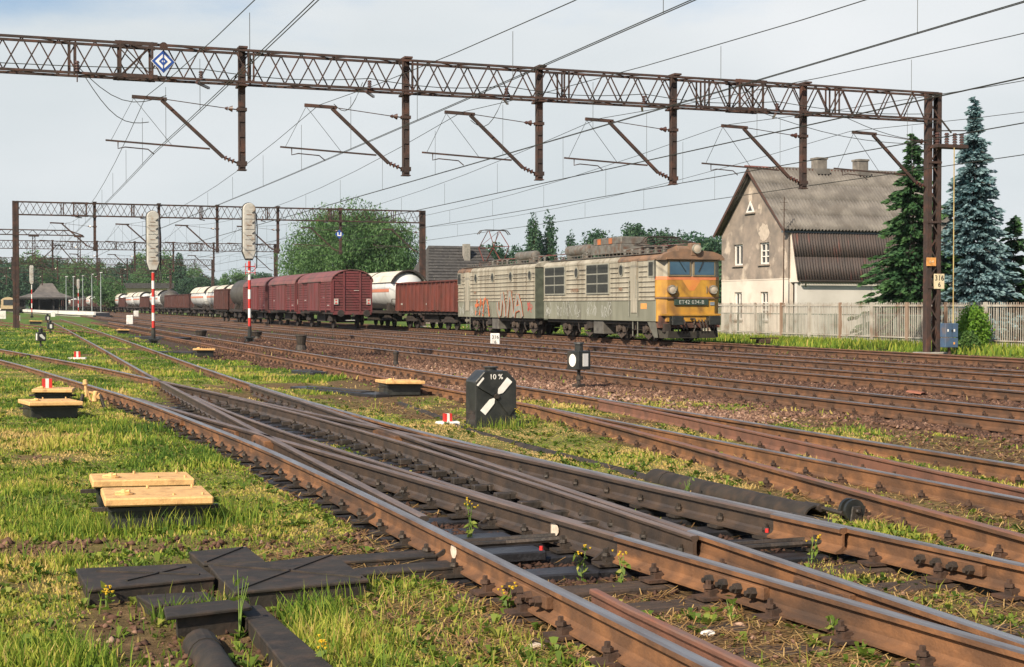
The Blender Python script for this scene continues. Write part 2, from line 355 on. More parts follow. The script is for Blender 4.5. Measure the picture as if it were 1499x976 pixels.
L.new(c, bs.inputs['Base Color'])
rr = t.nodes.new('ShaderNodeMapRange'); rr.inputs[3].default_value = .95; rr.inputs[4].default_value = .45; L.new(ga('oil'), rr.inputs[0]); L.new(rr.outputs[0], bs.inputs['Roughness'])
bp = t.nodes.new('ShaderNodeBump'); bp.inputs['Strength'].default_value = .9; bp.inputs['Distance'].default_value = .05; L.new(gn(16, 8, .7), bp.inputs['Height']); L.new(bp.outputs[0], bs.inputs['Normal'])

# ================================================================ rails
PROF = [(-.07, -.012), (.07, -.012), (.07, .004), (.022, .024), (.009, .042), (.009, .126), (.038, .136), (.038, .163), (.026, .172), (-.026, .172), (-.038, .163), (-.038, .136), (-.009, .126), (-.009, .042), (-.022, .024), (-.07, .004)]
BLADE = [(-.035, -.012), (.035, -.012), (.035, .004), (.022, .024), (.014, .042), (.014, .122), (.030, .140), (.030, .158), (.022, .166), (-.022, .166), (-.030, .158), (-.030, .140), (-.014, .122), (-.014, .042), (-.022, .024), (-.035, .004)]
def rail_mesh(path, prof=PROF, ends=None):
    b = MB(); n = len(prof); P = [Vector((p[0], p[1], 0)) for p in path]; N = len(P)
    for k, p in enumerate(P):
        d = (P[min(k + 1, N - 1)] - P[max(k - 1, 0)]).normalized(); s_ = Vector((d.y, -d.x, 0))
        b.v += [tuple(p + s_ * q[0] + Vector((0, 0, q[1]))) for q in prof]
    for k in range(N - 1):
        for i in range(n):
            b.f.append((k * n + i, k * n + (i + 1) % n, (k + 1) * n + (i + 1) % n, (k + 1) * n + i)); b.m.append(1 if i in (7, 8, 9) else 0)
    b.f += [tuple(range(n - 1, -1, -1)), tuple(range((N - 1) * n, N * n))]; b.m += [0, 0]
    return b.mesh('rail')
def rail(path, parent, side=rust, top=railtop, prof=PROF, name='rail'):
    return link(name, rail_mesh(path, prof), [side, top], parent)

# rail chair: plate with a clip and bolt on either side
def chair_mesh(mat, wide=.36):
    b = MB(); b.box(-wide / 2, wide / 2, -.075, .075, -.03, -.010)
    for s_ in (-1, 1):
        b.box(s_ * .055 - .0, s_ * .115, -.035, .035, -.012, .03); b.cyl((s_ * .105, 0, .02), (s_ * .105, 0, .085), .02, .017, 5); b.cyl((s_ * .105, 0, .036), (s_ * .105, 0, .058), .033, .030, 6)
    me = b.mesh('rail_chair'); me.materials.append(mat); return me
CH_R = chair_mesh(ironrust); CH_D = chair_mesh(irondark)
def sleeper_mesh(mat, ln=2.7, w=.25):
    b = MB(); b.box(-ln / 2, ln / 2, -w / 2, w / 2, -.17, -.031); me = b.mesh('sleeper', bevel=.012); me.materials.append(mat); return me
SL_W = sleeper_mesh(wood); SL_O = sleeper_mesh(woodoil, 3.6); SL_L = sleeper_mesh(wood, 3.9)

def track(label, L_, R_, y0, y1, side=rust, top=railtop, nobj=0, st=None, group=None, grass=False):
    """a plain track: two rails, sleepers and chairs; the nearest pieces are parts of their own"""
    t_ = thing('railway_track', (0, 0, 0), label, 'railway track', group)
    st = st or 6.0
    rail(paths(L_, y0, y1, st), t_, side, top); rail(paths(R_, y0, y1, st), t_, side, top)
    ys = np.arange(y0 + .3, min(y1, 160), .62); cb = MB(); sb = MB()
    for k, y in enumerate(ys):
        xl, xr = float(L_(y)), float(R_(y)); xm = (xl + xr) / 2
        if k < nobj:
            inst('sleeper', SL_W, t_, (xm, y, 0), R.uniform(-.01, .01))
            for x in (xl, xr): inst('rail_chair', CH_R, t_, (x, y, 0), R.uniform(-.03, .03))
        else:
            sb.box(xm - 1.35, xm + 1.35, y - .12, y + .12, -.17, -.031)
            if y < 95:
                for x in (xl, xr):
                    cb.box(x - .17, x + .17, y - .07, y + .07, -.03, -.010)
                    for s_ in (-1, 1): cb.box(x + s_ * .085 - .035, x + s_ * .085 + .035, y - .03, y + .03, -.01, .035); cb.box(x + s_ * .1 - .018, x + s_ * .1 + .018, y - .018, y + .018, .03, .085)
    if sb.v: o = sb.build('sleeper_row', wood, t_); o['kind'] = 'stuff'
    if cb.v: o = cb.build('rail_chair_row', ironrust, t_); o['kind'] = 'stuff'
    return t_
for i, (c_, lab) in enumerate(zip(MAIN, ['main line track with polished rails nearest to the camera, in reddish ballast', 'second main line track from the camera, with polished rails',
                                          'track of the maroon box wagons, third of the main tracks', 'farthest track along the fence, carrying the locomotive'])):
    ya = [9, 14, 20, 26][i]
    track(lab, (lambda y, c_=c_: c_ - HG + 0 * np.asarray(y, float)), (lambda y, c_=c_: c_ + HG + 0 * np.asarray(y, float)), ya, 620, rustm, railtop if i < 3 else railtoprust, nobj=[75, 50, 0, 0][i], st=30)
# third rails: the slender extra rail seen by the second main track is its check rail
# turnout of the near rusty track
tt_ = thing('railway_turnout', (0, 0, 0), 'rusty turnout splitting in two on the right, beyond the dark pipe', 'turnout')
rail(paths(Ax, -4, 140, 4), tt_, rust, railtop); rail(paths(Dx, -4, 21, 2), tt_, rust, railtoprust); rail(paths(Cx, 21, 140, 4), tt_, rust, railtoprust)
rail(paths(lambda y: np.maximum(Cx(y), Dx(y) + .07), -4, 20.5, 2), tt_, rust, railtop, BLADE, 'switch_blade'); rail(paths(lambda y: np.minimum(Bx(y), Ax(y) - .07), -4, 22, 2), tt_, rustred, railtoprust, BLADE, 'switch_blade')
sb = MB(); cb = MB()
for k, y in enumerate(np.arange(4.2, 120, .66)):
    xl = float(Dx(y)) if y < 21 else float(Cx(y)); xr = float(Ax(y)); xm = (xl + xr) / 2
    if y < 24:
        o = inst('sleeper', SL_L if xr - xl > 2.0 else SL_W, tt_, (xm, y, 0), .02)
        for x in {round(xl, 3), round(xr, 3)} | ({round(float(Cx(y)), 3), round(float(Bx(y)), 3)} if y < 18.5 else set()): inst('rail_chair', CH_R, tt_, (x, y, 0), R.uniform(-.04, .04))
    else:
        sb.box(xm - 1.35, xm + 1.35, y - .12, y + .12, -.17, -.031)
        for x in (xl, xr):
            cb.box(x - .17, x + .17, y - .07, y + .07, -.03, -.01)
            for s_ in (-1, 1): cb.box(x + s_ * .1 - .03, x + s_ * .1 + .03, y - .03, y + .03, -.01, .07)
sb.build('sleeper_row', wood, tt_)['kind'] = 'stuff'; cb.build('rail_chair_row', ironrust, tt_)['kind'] = 'stuff'

# double slip switch in the foreground
sw = thing('double_slip_switch', (0, 0, 0), 'oily double slip switch with crossing rails in the foreground', 'track switch')
for p_, k_ in SLIP:
    near = [q for q in p_ if q[1] <= 9.6]; far_ = [q for q in p_ if q[1] >= 9.6]
    if near and far_: far_ = [near[-1]] + far_
    if k_ == 1 and len(near) > 1: rail(near, sw, rust, railtop); p_ = far_
    rail(p_, sw, [rust, railoil, railoil][k_], [railtop, oiltop, oiltop][k_], PROF if k_ < 2 else BLADE, 'rail' if k_ < 2 else 'switch_blade')
for k, y in enumerate(np.arange(4.0, 33.5, .62)):
    xl, xr = float(outL(y)), float(outR(y)); oily = 8.5 < y < 26
    inst('sleeper', SL_O if oily else SL_L, sw, ((xl + xr) / 2, y, -.012), R.uniform(-.015, .015), (min(1, (xr - xl + .62) / (3.6 if oily else 3.9)), 1, 1))
    done = []
    for f_ in RAILF + ([slip1, slip2] if 9.6 < y < 25 else []):
        if f_ is blL and y < 10.4 or f_ is blG and y > 25 or f_ is blE and not 8.7 < y < 31.5 or f_ is blF and y > 28: continue
        x = float(f_(y))
        if any(abs(x - q) < .16 for q in done): continue
        done.append(x); inst('rail_chair', CH_D if oily else CH_R, sw, (x, y, 0), R.uniform(-.08, .08))
# slide plates, stays, rods and grease in the moving part
spb = MB(); spb.box(-.07, .07, -.05, .05, -.03, .035); spm = spb.mesh('slide_plate', bevel=.008); spm.materials.append(irondark)
for y in np.arange(9.2, 25.5, .62):
    for f_, s_ in ((slip1, -.15), (slip2, .15), (blF, -.15), (outL, .16), (blG, .16)):
        inst('slide_plate', spm, sw, (float(f_(y)) + s_, y + .03, 0), R.uniform(-.1, .1))
stb = MB(); stb.prism([(-.16, -.02), (.02, -.02), (.02, .11)], 'y', -.012, .012); stm = stb.mesh('rail_brace'); stm.materials.append(irondark)
for y in np.arange(8.9, 25, 1.86):
    inst('rail_brace', stm, sw, (float(T1L(y)) - .03, y + .2, 0), scale=(.8, 1, .75)); inst('rail_brace', stm, sw, (float(outL(y)) - .03, y + .55, 0), scale=(.7, 1, .6))
for y, a_, b_ in ((9.9, 3.0, 4.1), (9.75, 3.1, 4.05), (8.95, 4.65, 6.0), (9.1, 4.9, 6.3), (23.9, 2.4, 4.0)):
    MB().tube([(a_, y, .03), ((a_ + b_) / 2, y + .05, .02), (b_, y - .04, .04)], .022, 6).build('switch_rod', irondark, sw)
for y in (9.55, 10.2):
    MB().box(3.15, 3.75, y - .13, y + .13, -.06, .012).build('slide_plate', woodoil, sw, bevel=.01)
# frogs: solid wedges where rails cross
for (x, y, ln, w, hgt, m_) in ((3.2, 17.65, 1.6, .15, .162, rust), (4.835, 17.75, 1.6, .15, .162, rust), (3.42, 31.3, 1.3, .13, .16, rust)):
    MB().prism([(x - w * .75, y - ln / 2), (x + w * .25, y - ln / 2), (x + w * .75, y + ln / 2), (x - w * .25, y + ln / 2)], 'z', -.01, hgt - .012).build('frog', m_, sw, bevel=.012)
rail(paths(lambda y: outL(y) + .155 + .02 * sstep(6.9, 7.3, np.asarray(y, float)), 3.0, 7.3, .5), sw, rustred, railtoprust, [(q[0] * .8, q[1] + .012) for q in BLADE], 'check_rail')
# fishplates with bolts
def fish(f_, y, ln=.62, oil=False):
    x = float(f_(y)); s_ = -1
    o = MB(); bl_ = []; o.box(-.055, .055, -ln / 2, ln / 2, .045, .120)
    for k in range(4):
        yy = (k - 1.5) * ln / 4.2
        for s_ in (-1,): bo = MB(); bl_.append(bo); bo.cyl((s_ * .05, yy, .078), (s_ * .095, yy, .078), .034, .030, 6); bo.cyl((s_ * .095, yy, .078), (s_ * .12, yy, .078), .017, .017, 6)
    ang = -math.atan(float(f_(y + .2) - f_(y - .2)) / .4)
    o2 = o.build('fishplate', rust, sw, (x, y, 0), bevel=.004); o2.rotation_euler = (0, 0, ang); [q_.build('bolt', irondark if oil else ironrust, o2) for q_ in bl_]
fish(T1L, 7.55, oil=True); fish(outR, 7.7, oil=True); fish(outL, 7.75); fish(T2R, 7.2); fish(T1L, 18.9); fish(outL, 21)
paintp = M('flaking_white_paint', (.72, .62, .52), (.52, .42, .33), .8, 0, 30)
for f_, y, s_ in ((outL, 9.25, -.013), (T1L, 9.9, -.013)):
    MB().disc((float(f_(y)) + s_, y, .082), .05, 'x', .004, 11, 1.25 if f_ is outL else 1.9).build('paint_mark', paintp, sw)
for x, y, z in ((3.62, 9.2, .06), (5.3, 9.0, .12)): MB().cyl((x, y, z), (x, y, z + .028), .015, .013, 8).build('red_cap', redpaint, sw)

# the two sidings that lead away from the slip switch
ta = thing('railway_track', (0, 0, 0), 'grass-grown siding bending to the left edge of the picture', 'railway track')
rail(paths(outL, 34, 70, 2), ta, rust, railtop); rail(paths(R4x, 31.5, 75, 2), ta, rust, railtop)
tb_ = thing('railway_track', (0, 0, 0), 'grass-grown siding running straight back towards the station', 'railway track')
rail(paths(R3x, 34, 170, 4), tb_, rust, railtop); rail(paths(outR, 34, 170, 4), tb_, rust, railtop)
for t_, (a_, b_), yr in ((ta, (outL, R4x), (34.4, 62)), (tb_, (R3x, outR), (34.4, 90))):
    for y in np.arange(*yr, 1.24):
        xm = float(a_(y) + b_(y)) / 2; inst('sleeper', SL_W, t_, (xm, y, 0), .05)
        if y < 55:
            for f_ in (a_, b_): inst('rail_chair', CH_R, t_, (float(f_(y)), y, 0))
q1 = crv([(84, 6.1), (97, 4.95), (115, 3.7), (132, 2.2), (150, .5)]); q2 = crv([(85, 4.6), (98, 3.5), (107, 2.7), (126, 1.0), (140, -.4)])
tq = thing('railway_track', (0, 0, 0), 'rusty track joining the siding behind the left portal mast', 'railway track')
rail(paths(q1, 84, 150, 4), tq, rust, railtoprust); rail(paths(q2, 85, 140, 4), tq, rust, railtoprust)
# ================================================================ overhead line portals
ZB, ZT, HB = 8.42, 9.36, .30
def cantilever(p, hx, zt=0.0, side=-1, reach=2.45, mast=False):
    """bracket arm of a hanger at x = hx (local), parts of the portal p"""
    s_ = side
    b = MB(); b.bar((hx + s_ * .55, 0, 6.18), (hx + s_ * (reach - .1), 0, 7.80), .075, .10); b.bar((hx + s_ * (reach - .25), 0, 7.83), (hx + s_ * (reach + .75), 0, 7.86), .075, .10)
    a = b.build('cantilever_arm', portalm, p)
    i = MB(); i.cyl((hx + s_ * .12, 0, 6.02), (hx + s_ * .58, 0, 6.20), .03, .03, 6)
    for k in range(3): c_ = hx + s_ * (.25 + .11 * k); i.cyl((c_, 0, 6.07 + .043 * k), (c_ + s_ * .05, 0, 6.09 + .043 * k), .085, .05, 8)
    i.build('insulator', insul, a)
    i = MB(); i.cyl((hx + s_ * .1, 0, 7.62), (hx + s_ * .3, 0, 7.64), .02, .02, 6); i.cyl((hx + s_ * .28, 0, 7.64), (hx + s_ * .40, 0, 7.645), .10, .04, 8); i.cyl((hx + s_ * .42, 0, 7.645), (hx + s_ * .5, 0, 7.65), .06, .03, 8)
    i.build('insulator', insul, a)
    MB().bar((hx + s_ * .45, 0, 7.65), (hx + s_ * (reach - .2), 0, 7.83), .022).build('stay_rod', portalm, a)
    r_ = MB(); r_.bar((hx + s_ * .95, 0, 6.42), (hx + s_ * (reach + 1.5), 0, 6.56), .04, .05)
    r_.build('registration_tube', portalm, a)
    r_ = MB(); r_.tube([(hx + s_ * (reach + 1.15), 0, 6.52), (hx + s_ * (reach + 1.15), 0, 6.33), (hx + s_ * (reach + .95), 0, 6.38), (hx + s_ * (reach + .3), 0, 6.34), (hx + s_ * (reach + .12), 0, 6.2)], .018, 5)
    r_.build('steady_arm', portalm, a)
    r_ = MB(); r_.bar((hx + s_ * (reach + .7), 0, 7.82), (hx + s_ * (reach + 1.35), 0, 6.55), .012); r_.bar((hx + s_ * (reach + .7), 0, 7.82), (hx + s_ * (reach - .4), 0, 6.47), .012); r_.build('stay_wire', wirem, a)

def lattice_mast(p, x, zt=9.42, w=.52, solid=False):
    b = MB()
    if solid: b.box(x - w / 2, x + w / 2, -.12, .12, 0, zt - .02)
    for s_ in (-1, 1):
        b.box(x + s_ * w / 2 - .03, x + s_ * w / 2 + .03, -.13, .13, 0, zt); b.box(x + s_ * (w / 2 - .08) - .06, x + s_ * (w / 2 - .08) + .06, -.145, -.125, 0, zt); b.box(x + s_ * (w / 2 - .08) - .06, x + s_ * (w / 2 - .08) + .06, .125, .145, 0, zt)
    m_ = b.build('mast', portalm, p)
    l_ = MB(); z = .15; k = 0; h = .52; ang = []
    while z + h < zt:
        for yy in (-.13,):
            a_, c_ = (x - w / 2 + .08, x + w / 2 - .08) if k % 2 else (x + w / 2 - .08, x - w / 2 + .08)
            l_.bar((a_, yy, z), (c_, yy, z + h), .05, .014, (0, 1, 0))
        z += h; k += 1
    tp = MB()
    for zz in (2.4, 4.75, 6.9, zt - .05): tp.box(x - w / 2 - .02, x + w / 2 + .02, -.17, .17, zz - .04, zz + .04)
    l_.build('lacing', portalm, m_); tp.build('tie_plate', portalm, m_)['kind'] = 'stuff'
    MB().box(x - .55, x + .55, -.4, .4, -.3, .06).build('foundation', concrete, p, bevel=.03)
    return m_

def portal(label, Y, x0, x1, hangers, detail=2, masts=(True, True), group='overhead line portals', spl=None):
    p = thing('overhead_line_portal', (0, Y, 0), label, 'catenary portal', group)
    b = MB()
    for yy in (-HB, HB):
        for z in (ZB, ZT): b.bar((x0, yy, z), (x1, yy, z), .075, .07)
    b.build('chord', portalm, p)
    st = .5; n = int((x1 - x0) / st); ln = math.hypot(st, ZT - ZB)
    ub = MB(); ub.bar((0, 0, ZB), (st, 0, ZT), .038, .025, (0, 1, 0)); UM = ub.mesh('brace'); UM.materials.append(portalm)
    db = MB(); db.bar((0, 0, ZT), (st, 0, ZB), .038, .025, (0, 1, 0)); DM = db.mesh('brace'); DM.materials.append(portalm)
    jb = MB(); skip = R.choice([7, 9]) if detail > 1 else -5
    for k in range(n):
        x = x0 + k * st
        for yy, ph in ((-HB, 0), (HB, 1)):
            if detail > 1: inst('brace', UM if (k + ph) % 2 else DM, p, (x, yy, 0))
            else:
                if (k + ph) % 2: jb.bar((x, yy, ZB), (x + st, yy, ZT), .05, .03, (0, 1, 0))
                else: jb.bar((x, yy, ZT), (x + st, yy, ZB), .05, .03, (0, 1, 0))
    if jb.v: jb.build('bracing', portalm, p)['kind'] = 'stuff'
    fb = MB()
    for k in range(int(n / 2)):
        x = x0 + k * 2 * st; s_ = 1 if k % 2 else -1
        for z in (ZB - .03, ZT + .03): fb.bar((x, -HB * s_, z), (x + 2 * st, HB * s_, z), .05, .02)
    fb.build('plan_bracing', portalm, p)['kind'] = 'stuff'
    for xx in spl or (x0 + 6.0, x0 + (x1 - x0) * .78):
        j = MB()
        for yy in (-HB - .05, HB + .05):
            j = MB()
            for q in (xx, xx + .9): j.bar((q, yy, ZB - .06), (q, yy, ZT + .06), .065, .05)
            j.bar((xx, yy, ZB), (xx + .9, yy, ZT), .045, .03); j.bar((xx, yy, ZT), (xx + .9, yy, ZB), .045, .03)
            for z in (ZB, ZT): j.box(xx - .15, xx + 1.05, yy - .02, yy + .02, z - .055, z + .055)
            j.build('splice_frame', portalm, p)
    for xx in np.arange(x0 + 3.2, x1 - 1, 5.1):
        j = MB()
        for yy in (-HB, HB):
            for q in (xx, xx + .16): j.bar((q, yy, ZB), (q, yy, ZT), .05, .04)
        j.build('post', portalm, p)
    for hx in hangers:
        h = MB()
        for s_ in (-1, 1): h.box(hx + s_ * .085 - .012, hx + s_ * .085 + .012, -.10, .10, 5.82, ZT + .12)
        h.box(hx - .075, hx + .075, -.085, .085, 5.83, ZT + .05)
        for z in np.arange(5.9, ZT, .45): h.box(hx - .08, hx + .08, -.115, -.095, z, z + .16); h.box(hx - .08, hx + .08, .095, .115, z, z + .16)
        h.box(hx - .13, hx + .13, -.13, .13, 5.80, 5.83); h.box(hx - .13, hx + .13, -.36, .36, ZT + .06, ZT + .12); h.box(hx - .13, hx + .13, -.36, .36, ZB - .12, ZB - .06); h.box(hx - .14, hx + .14, -.12, .12, 5.95, 6.08); h.box(hx - .14, hx + .14, -.12, .12, 7.58, 7.68)
        h.build('hanger_post', portalm, p)
        cantilever(p, hx)
    if masts[0]: lattice_mast(p, x0, solid=Y > 60, w=.52 if Y < 60 else .40)
    if masts[1]: lattice_mast(p, x1, solid=Y > 60, w=.52 if Y < 60 else .42); cantilever(p, x1 - .2)
    if detail > 1:
        for hx in hangers:                          # feeder bracket with insulator on the lower chord
            i = MB(); i.bar((hx - 1.4, -.5, ZB - .12), (hx - .9, .5, ZB - .12), .07); 
            for k in range(4): i.cyl((hx - 1.25, -.35, ZB - .02 + .07 * k), (hx - 1.25, -.35, ZB + .03 + .07 * k), .075, .05, 8)
            i.build('insulator', insul, p)
    return p
HX = [7.25, 12.36, 16.84, 21.67, 26.7]
P0 = portal('long lattice portal spanning all tracks nearest the camera', 43, -6, 32.1, HX, 2, (True, True), spl=(3.7, 24.0))
P1 = portal('second lattice portal, ending in front of the big round tree', 111, 2.1, 33.3, [7.7, 12.4, 16.8, 21.5, 26.5], 2, spl=(6.2, 25.6))
P2 = portal('third lattice portal, its right mast above the dark tank wagon', 178, -14, 34.2, [-2, 7.5, 12.6, 17.0, 21.6, 26.5], 1)
P3 = portal('fourth lattice portal, its right mast above the gas tank wagons', 243, -6, 36, [4, 11, 17.5, 22, 27], 1)
P4 = portal('farthest lattice portal, in front of the distant wood', 310, -10, 37, [4, 11, 17.5, 22, 27], 1)
# smaller portal over the left tracks with two drop frames
sp = thing('overhead_line_portal', (0, 152, 0), 'slender lattice portal with two drop frames entering at the left edge', 'catenary portal')
b = MB()
for yy in (-.2, .2):
    b.bar((-16, yy, 9.35), (8.0, yy, 9.35), .09); b.bar((-16, yy, 8.85), (9.4, yy, 8.85), .09); b.bar((8.0, yy, 9.35), (9.4, yy, 8.85), .09)
b.build('chord', portalm, sp)
b = MB()
for k in range(48):
    x = -16 + k * .5
    for yy in (-.2, .2): b.bar((x, yy, 9.35 if k % 2 else 8.85), (x + .5, yy, 8.85 if k % 2 else 9.35), .05)
b.build('bracing', portalm, sp)['kind'] = 'stuff'
for x in (4.6, 9.0):
    b = MB(); b.box(x - .5, x + .5, -.25, .25, 8.68, 8.8)
    for s_ in (-1, 1): b.box(x + s_ * .12 - .035, x + s_ * .12 + .035, -.06, .06, 6.2, 8.7)
    for k in range(8): b.bar((x - .12, 0, 6.3 + k * .3), (x + .12, 0, 6.6 + k * .3), .04)
    b.build('drop_frame', portalm, sp)
cantilever(sp, 4.6, side=1, reach=2.3); cantilever(sp, 9.0, side=-1, reach=2.0)
MB().box(-16.3, -15.8, -.2, .2, 0, 9.4).build('mast', portalm, sp)

# signs on the portals
blue = M('blue_enamel', (.02, .07, .30), (.02, .06, .25), .3, 0, 3)
enamel = M('white_enamel', (.75, .76, .76), (.66, .67, .67), .35, 0, 5)
def px2x(px, Y): return Y * math.tan(YAW + math.atan((px - 749.5) / 2082))
sg = thing('diamond_sign', (px2x(241, 42.5), 42.55, 8.86), 'blue and white nested diamond sign on the near portal', 'sign')
for k, (r_, m_) in enumerate(((.35, enamel), (.33, blue), (.23, enamel), (.13, blue), (.05, enamel))):
    MB().prism([(0, -r_), (r_, 0), (0, r_), (-r_, 0)], 'y', -.01 - .006 * k, .01 - .004 * k).build('diamond', m_, sg)
b = MB(); b.box(-.015, .015, -.035, -.03, -.33, .33); b.build('rib', blue, sg); b = MB(); b.cyl((0, .05, .45), (0, -.15, .42), .06, .12, 10); b.box(-.02, .02, 0, .04, .3, .5); b.build('lamp_hood', portalm, sg)
sg = thing('diamond_sign', (px2x(497, 110.4), 110.4, 7.35), 'small blue sign with a white U under the second portal', 'sign')
MB().prism([(0, -.36), (.36, 0), (0, .36), (-.36, 0)], 'y', -.01, .01).build('plate', blue, sg)
b = MB(); b.box(-.16, -.08, -.03, -.015, -.14, .15); b.box(.08, .16, -.03, -.015, -.14, .15); b.box(-.08, .08, -.03, -.015, -.14, -.06); b.build('lettering', enamel, sg)
b = MB(); b.bar((0, 0, .5), (0, 0, 1.05), .04); b.build('bracket', portalm, sg)
# mast plates of the near portal
pl = thing('number_plate', (32.28, 42.83, 2.62), 'cream plate with black 316 over 6 on the near portal mast', 'sign')
ivory = M('ivory_enamel', (.72, .62, .42), (.62, .52, .34), .6, 0, 8, dirt=(.3, .17, .08), dlo=.6, dhi=.85)
ink = M('black_lettering', (.012, .012, .012), (.02, .02, .02), .7)
MB().box(-.22, .22, -.012, .012, -.27, .27).build('plate', ivory, pl); text('316', .27, ink, pl, (0, -.018, .11), FACE_FRONT); text('6', .25, ink, pl, (0, -.018, -.13), FACE_FRONT)
pl = thing('number_plate', (31.93, 42.82, 3.32), 'small orange plate above the number plate on the portal mast', 'sign')
MB().box(-.2, .2, -.012, .012, -.15, .15).build('plate', M('orange_plate', (.72, .34, .10), (.6, .28, .08), .6, 0, 9), pl); text('6-4', .14, ivory, pl, (0, -.018, 0), FACE_FRONT)
# switch gear near the top of the near mast
g_ = thing('line_isolator', (32.4, 42.6, 7.45), 'isolator with brown insulators bolted to the near portal mast', 'isolator')
MB().box(-.55, .75, -.25, .25, -.06, .06).build('platform', portalm, g_); b = MB(); b.bar((-.4, 0, .55), (.9, .1, .62), .04); b.bar((.2, 0, .5), (-.2, .1, 1.0), .05); b.build('blade', irondark, g_)
for x in (-.4, .0, .35, .65):
    b = MB()
    for k in range(5): b.cyl((x, 0, .06 + .09 * k), (x, 0, .13 + .09 * k), .10, .06, 9)
    b.build('insulator', insul, g_)
MB().cyl((.12, -.27, -7.3), (.12, -.27, -.06), .02, .02, 6).build('operating_rod', M('yellowed_rod', (.45, .36, .15), (.3, .22, .1), .7), g_)
cb_ = thing('switch_cabinet', (32.25, 42.2, -.17), 'blue metal switch cabinet at the foot of the near portal mast', 'cabinet')
cbm = M('blue_cabinet_paint', (.06, .11, .19), (.05, .085, .15), .5, 0, 4, dirt=(.14, .12, .12), dlo=.6)
MB().box(-.27, .27, -.16, .16, .78, 1.28).build('cabinet', cbm, cb_, bevel=.012); MB().box(-.27, .27, -.16, .16, .42, .76).build('cabinet', cbm, cb_, bevel=.012)
b = MB(); b.box(-.004, .004, -.166, -.162, .80, 1.26); b.box(-.02, .02, -.18, -.16, .98, 1.06); b.build('door_seam', blackpaint, cb_)
b = MB()
for x, z in ((-.17, 1.03), (.1, 1.03)): b.box(x - .03, x + .03, -.168, -.163, z - .045, z + .045)
b.build('notice', enamel, cb_); MB().box(.06, .13, -.168, -.163, .53, .61).build('notice', M('orange_plate', (.7, .3, .1)), cb_)
b = MB(); [b.box(x - .03, x + .03, -.05, .05, .1, .44) for x in (0,)]; b.build('stand', portalm, cb_)

# ================================================================ overhead wires
SUP = [-24, 43, 111, 178, 243, 310, 378, 446]
TRK = [('overhead_line', lambda y: 4.45 + max(0, y - 43) * .018, 'overhead line above the slip switch, leftmost of the wires'), ('overhead_line', lambda y: 9.6, 'overhead line above the rusty turnout track'),
       ('overhead_line', lambda y: 14.2, 'overhead line above the nearest main track'), ('overhead_line', lambda y: 18.9, 'overhead line above the second main track'),
       ('overhead_line', lambda y: 23.6, 'overhead line above the track of the box wagons'), ('overhead_line', lambda y: 28.6, 'overhead line above the locomotive')]
drp = MB().cyl((0, 0, 0), (0, 0, 1), .006, .006, 4).mesh('dropper'); drp.materials.append(wirem)
for nm, fx, lab in TRK:
    o = thing(nm, (0, 0, 0), lab, 'overhead wire', 'overhead contact lines'); mp_, cp1, cp2 = [], [], []; k_ = 0
    def mz(y, a, b_): t_ = (y - a) / (b_ - a); return 7.88 - 1.0 * 4 * t_ * (1 - t_)
    for a, b_ in zip(SUP[:-1], SUP[1:]):
        for k in range(10 if b_ < 250 else 4):
            n_ = 10 if b_ < 250 else 4; y = a + (b_ - a) * k / n_; stg = .18 * math.cos(math.pi * (y - 43) / 67)
            mp_.append((fx(y), y, mz(y, a, b_))); cp1.append((fx(y) + stg - .03, y, 6.2)); cp2.append((fx(y) + stg + .03, y, 6.2))
            if b_ < 250:
                yy = y + (b_ - a) / n_ / 2; s2 = .18 * math.cos(math.pi * (yy - 43) / 67); z1 = mz(yy, a, b_)
                dx = fx(yy) + s2
                inst('dropper', drp, o, (dx, yy, 6.2), scale=(1, 1, z1 - 6.2))
    y = SUP[-1]; mp_.append((fx(y), y, 7.88)); cp1.append((fx(y), y, 6.2)); cp2.append((fx(y) + .06, y, 6.2))
    MB().tube(mp_, .010, 5).build('messenger_wire', wirem, o); MB().tube(cp1, .009, 5).build('contact_wire', wirem, o); MB().tube(cp2, .009, 5).build('contact_wire', wirem, o)
fe = thing('feeder_cable', (0, 0, 0), 'green feeder cable looping along the near portal to its arms', 'cable')
b = MB(); pts = [(-5, 42.6, 8.75)] + [(h - 1.25, 42.65, 8.72) for h in HX] + [(31.8, 42.65, 8.6)]
full = []
for p_, q_ in zip(pts[:-1], pts[1:]): full += [(p_[0] + (q_[0] - p_[0]) * t_ / 6, 42.63, p_[2] + (q_[2] - p_[2]) * t_ / 6 - .16 * math.sin(math.pi * t_ / 6)) for t_ in range(6)]
b.tube(full + [pts[-1]], .013, 5).build('cable', wirem, fe)
for a, z1, bx, z2, sag in ((2.5, 8.62, 5.0, 7.9, .55), (2.7, 8.35, 4.5, 7.1, .5), (10.9, 8.6, 10.0, 7.9, .5), (15.6, 8.6, 14.4, 7.6, .6), (24.6, 8.4, 31.7, 7.5, .3), (28, 8.4, 32, 7.6, .2)):
    MB().tube([(a + (bx - a) * k / 8, 42.7, z1 + (z2 - z1) * k / 8 - sag * math.sin(math.pi * k / 8)) for k in range(9)], .012, 5).build('jumper_cable', wirem, fe)
i = MB()
for k in range(4): i.cyl((2.5, 42.65, 8.45 + .08 * k), (2.5, 42.65, 8.51 + .08 * k), .08, .05, 8)
i.cyl((2.5, 42.65, 8.15), (2.5, 42.65, 8.75), .02, .02, 6); i.build('insulator', insul, fe)
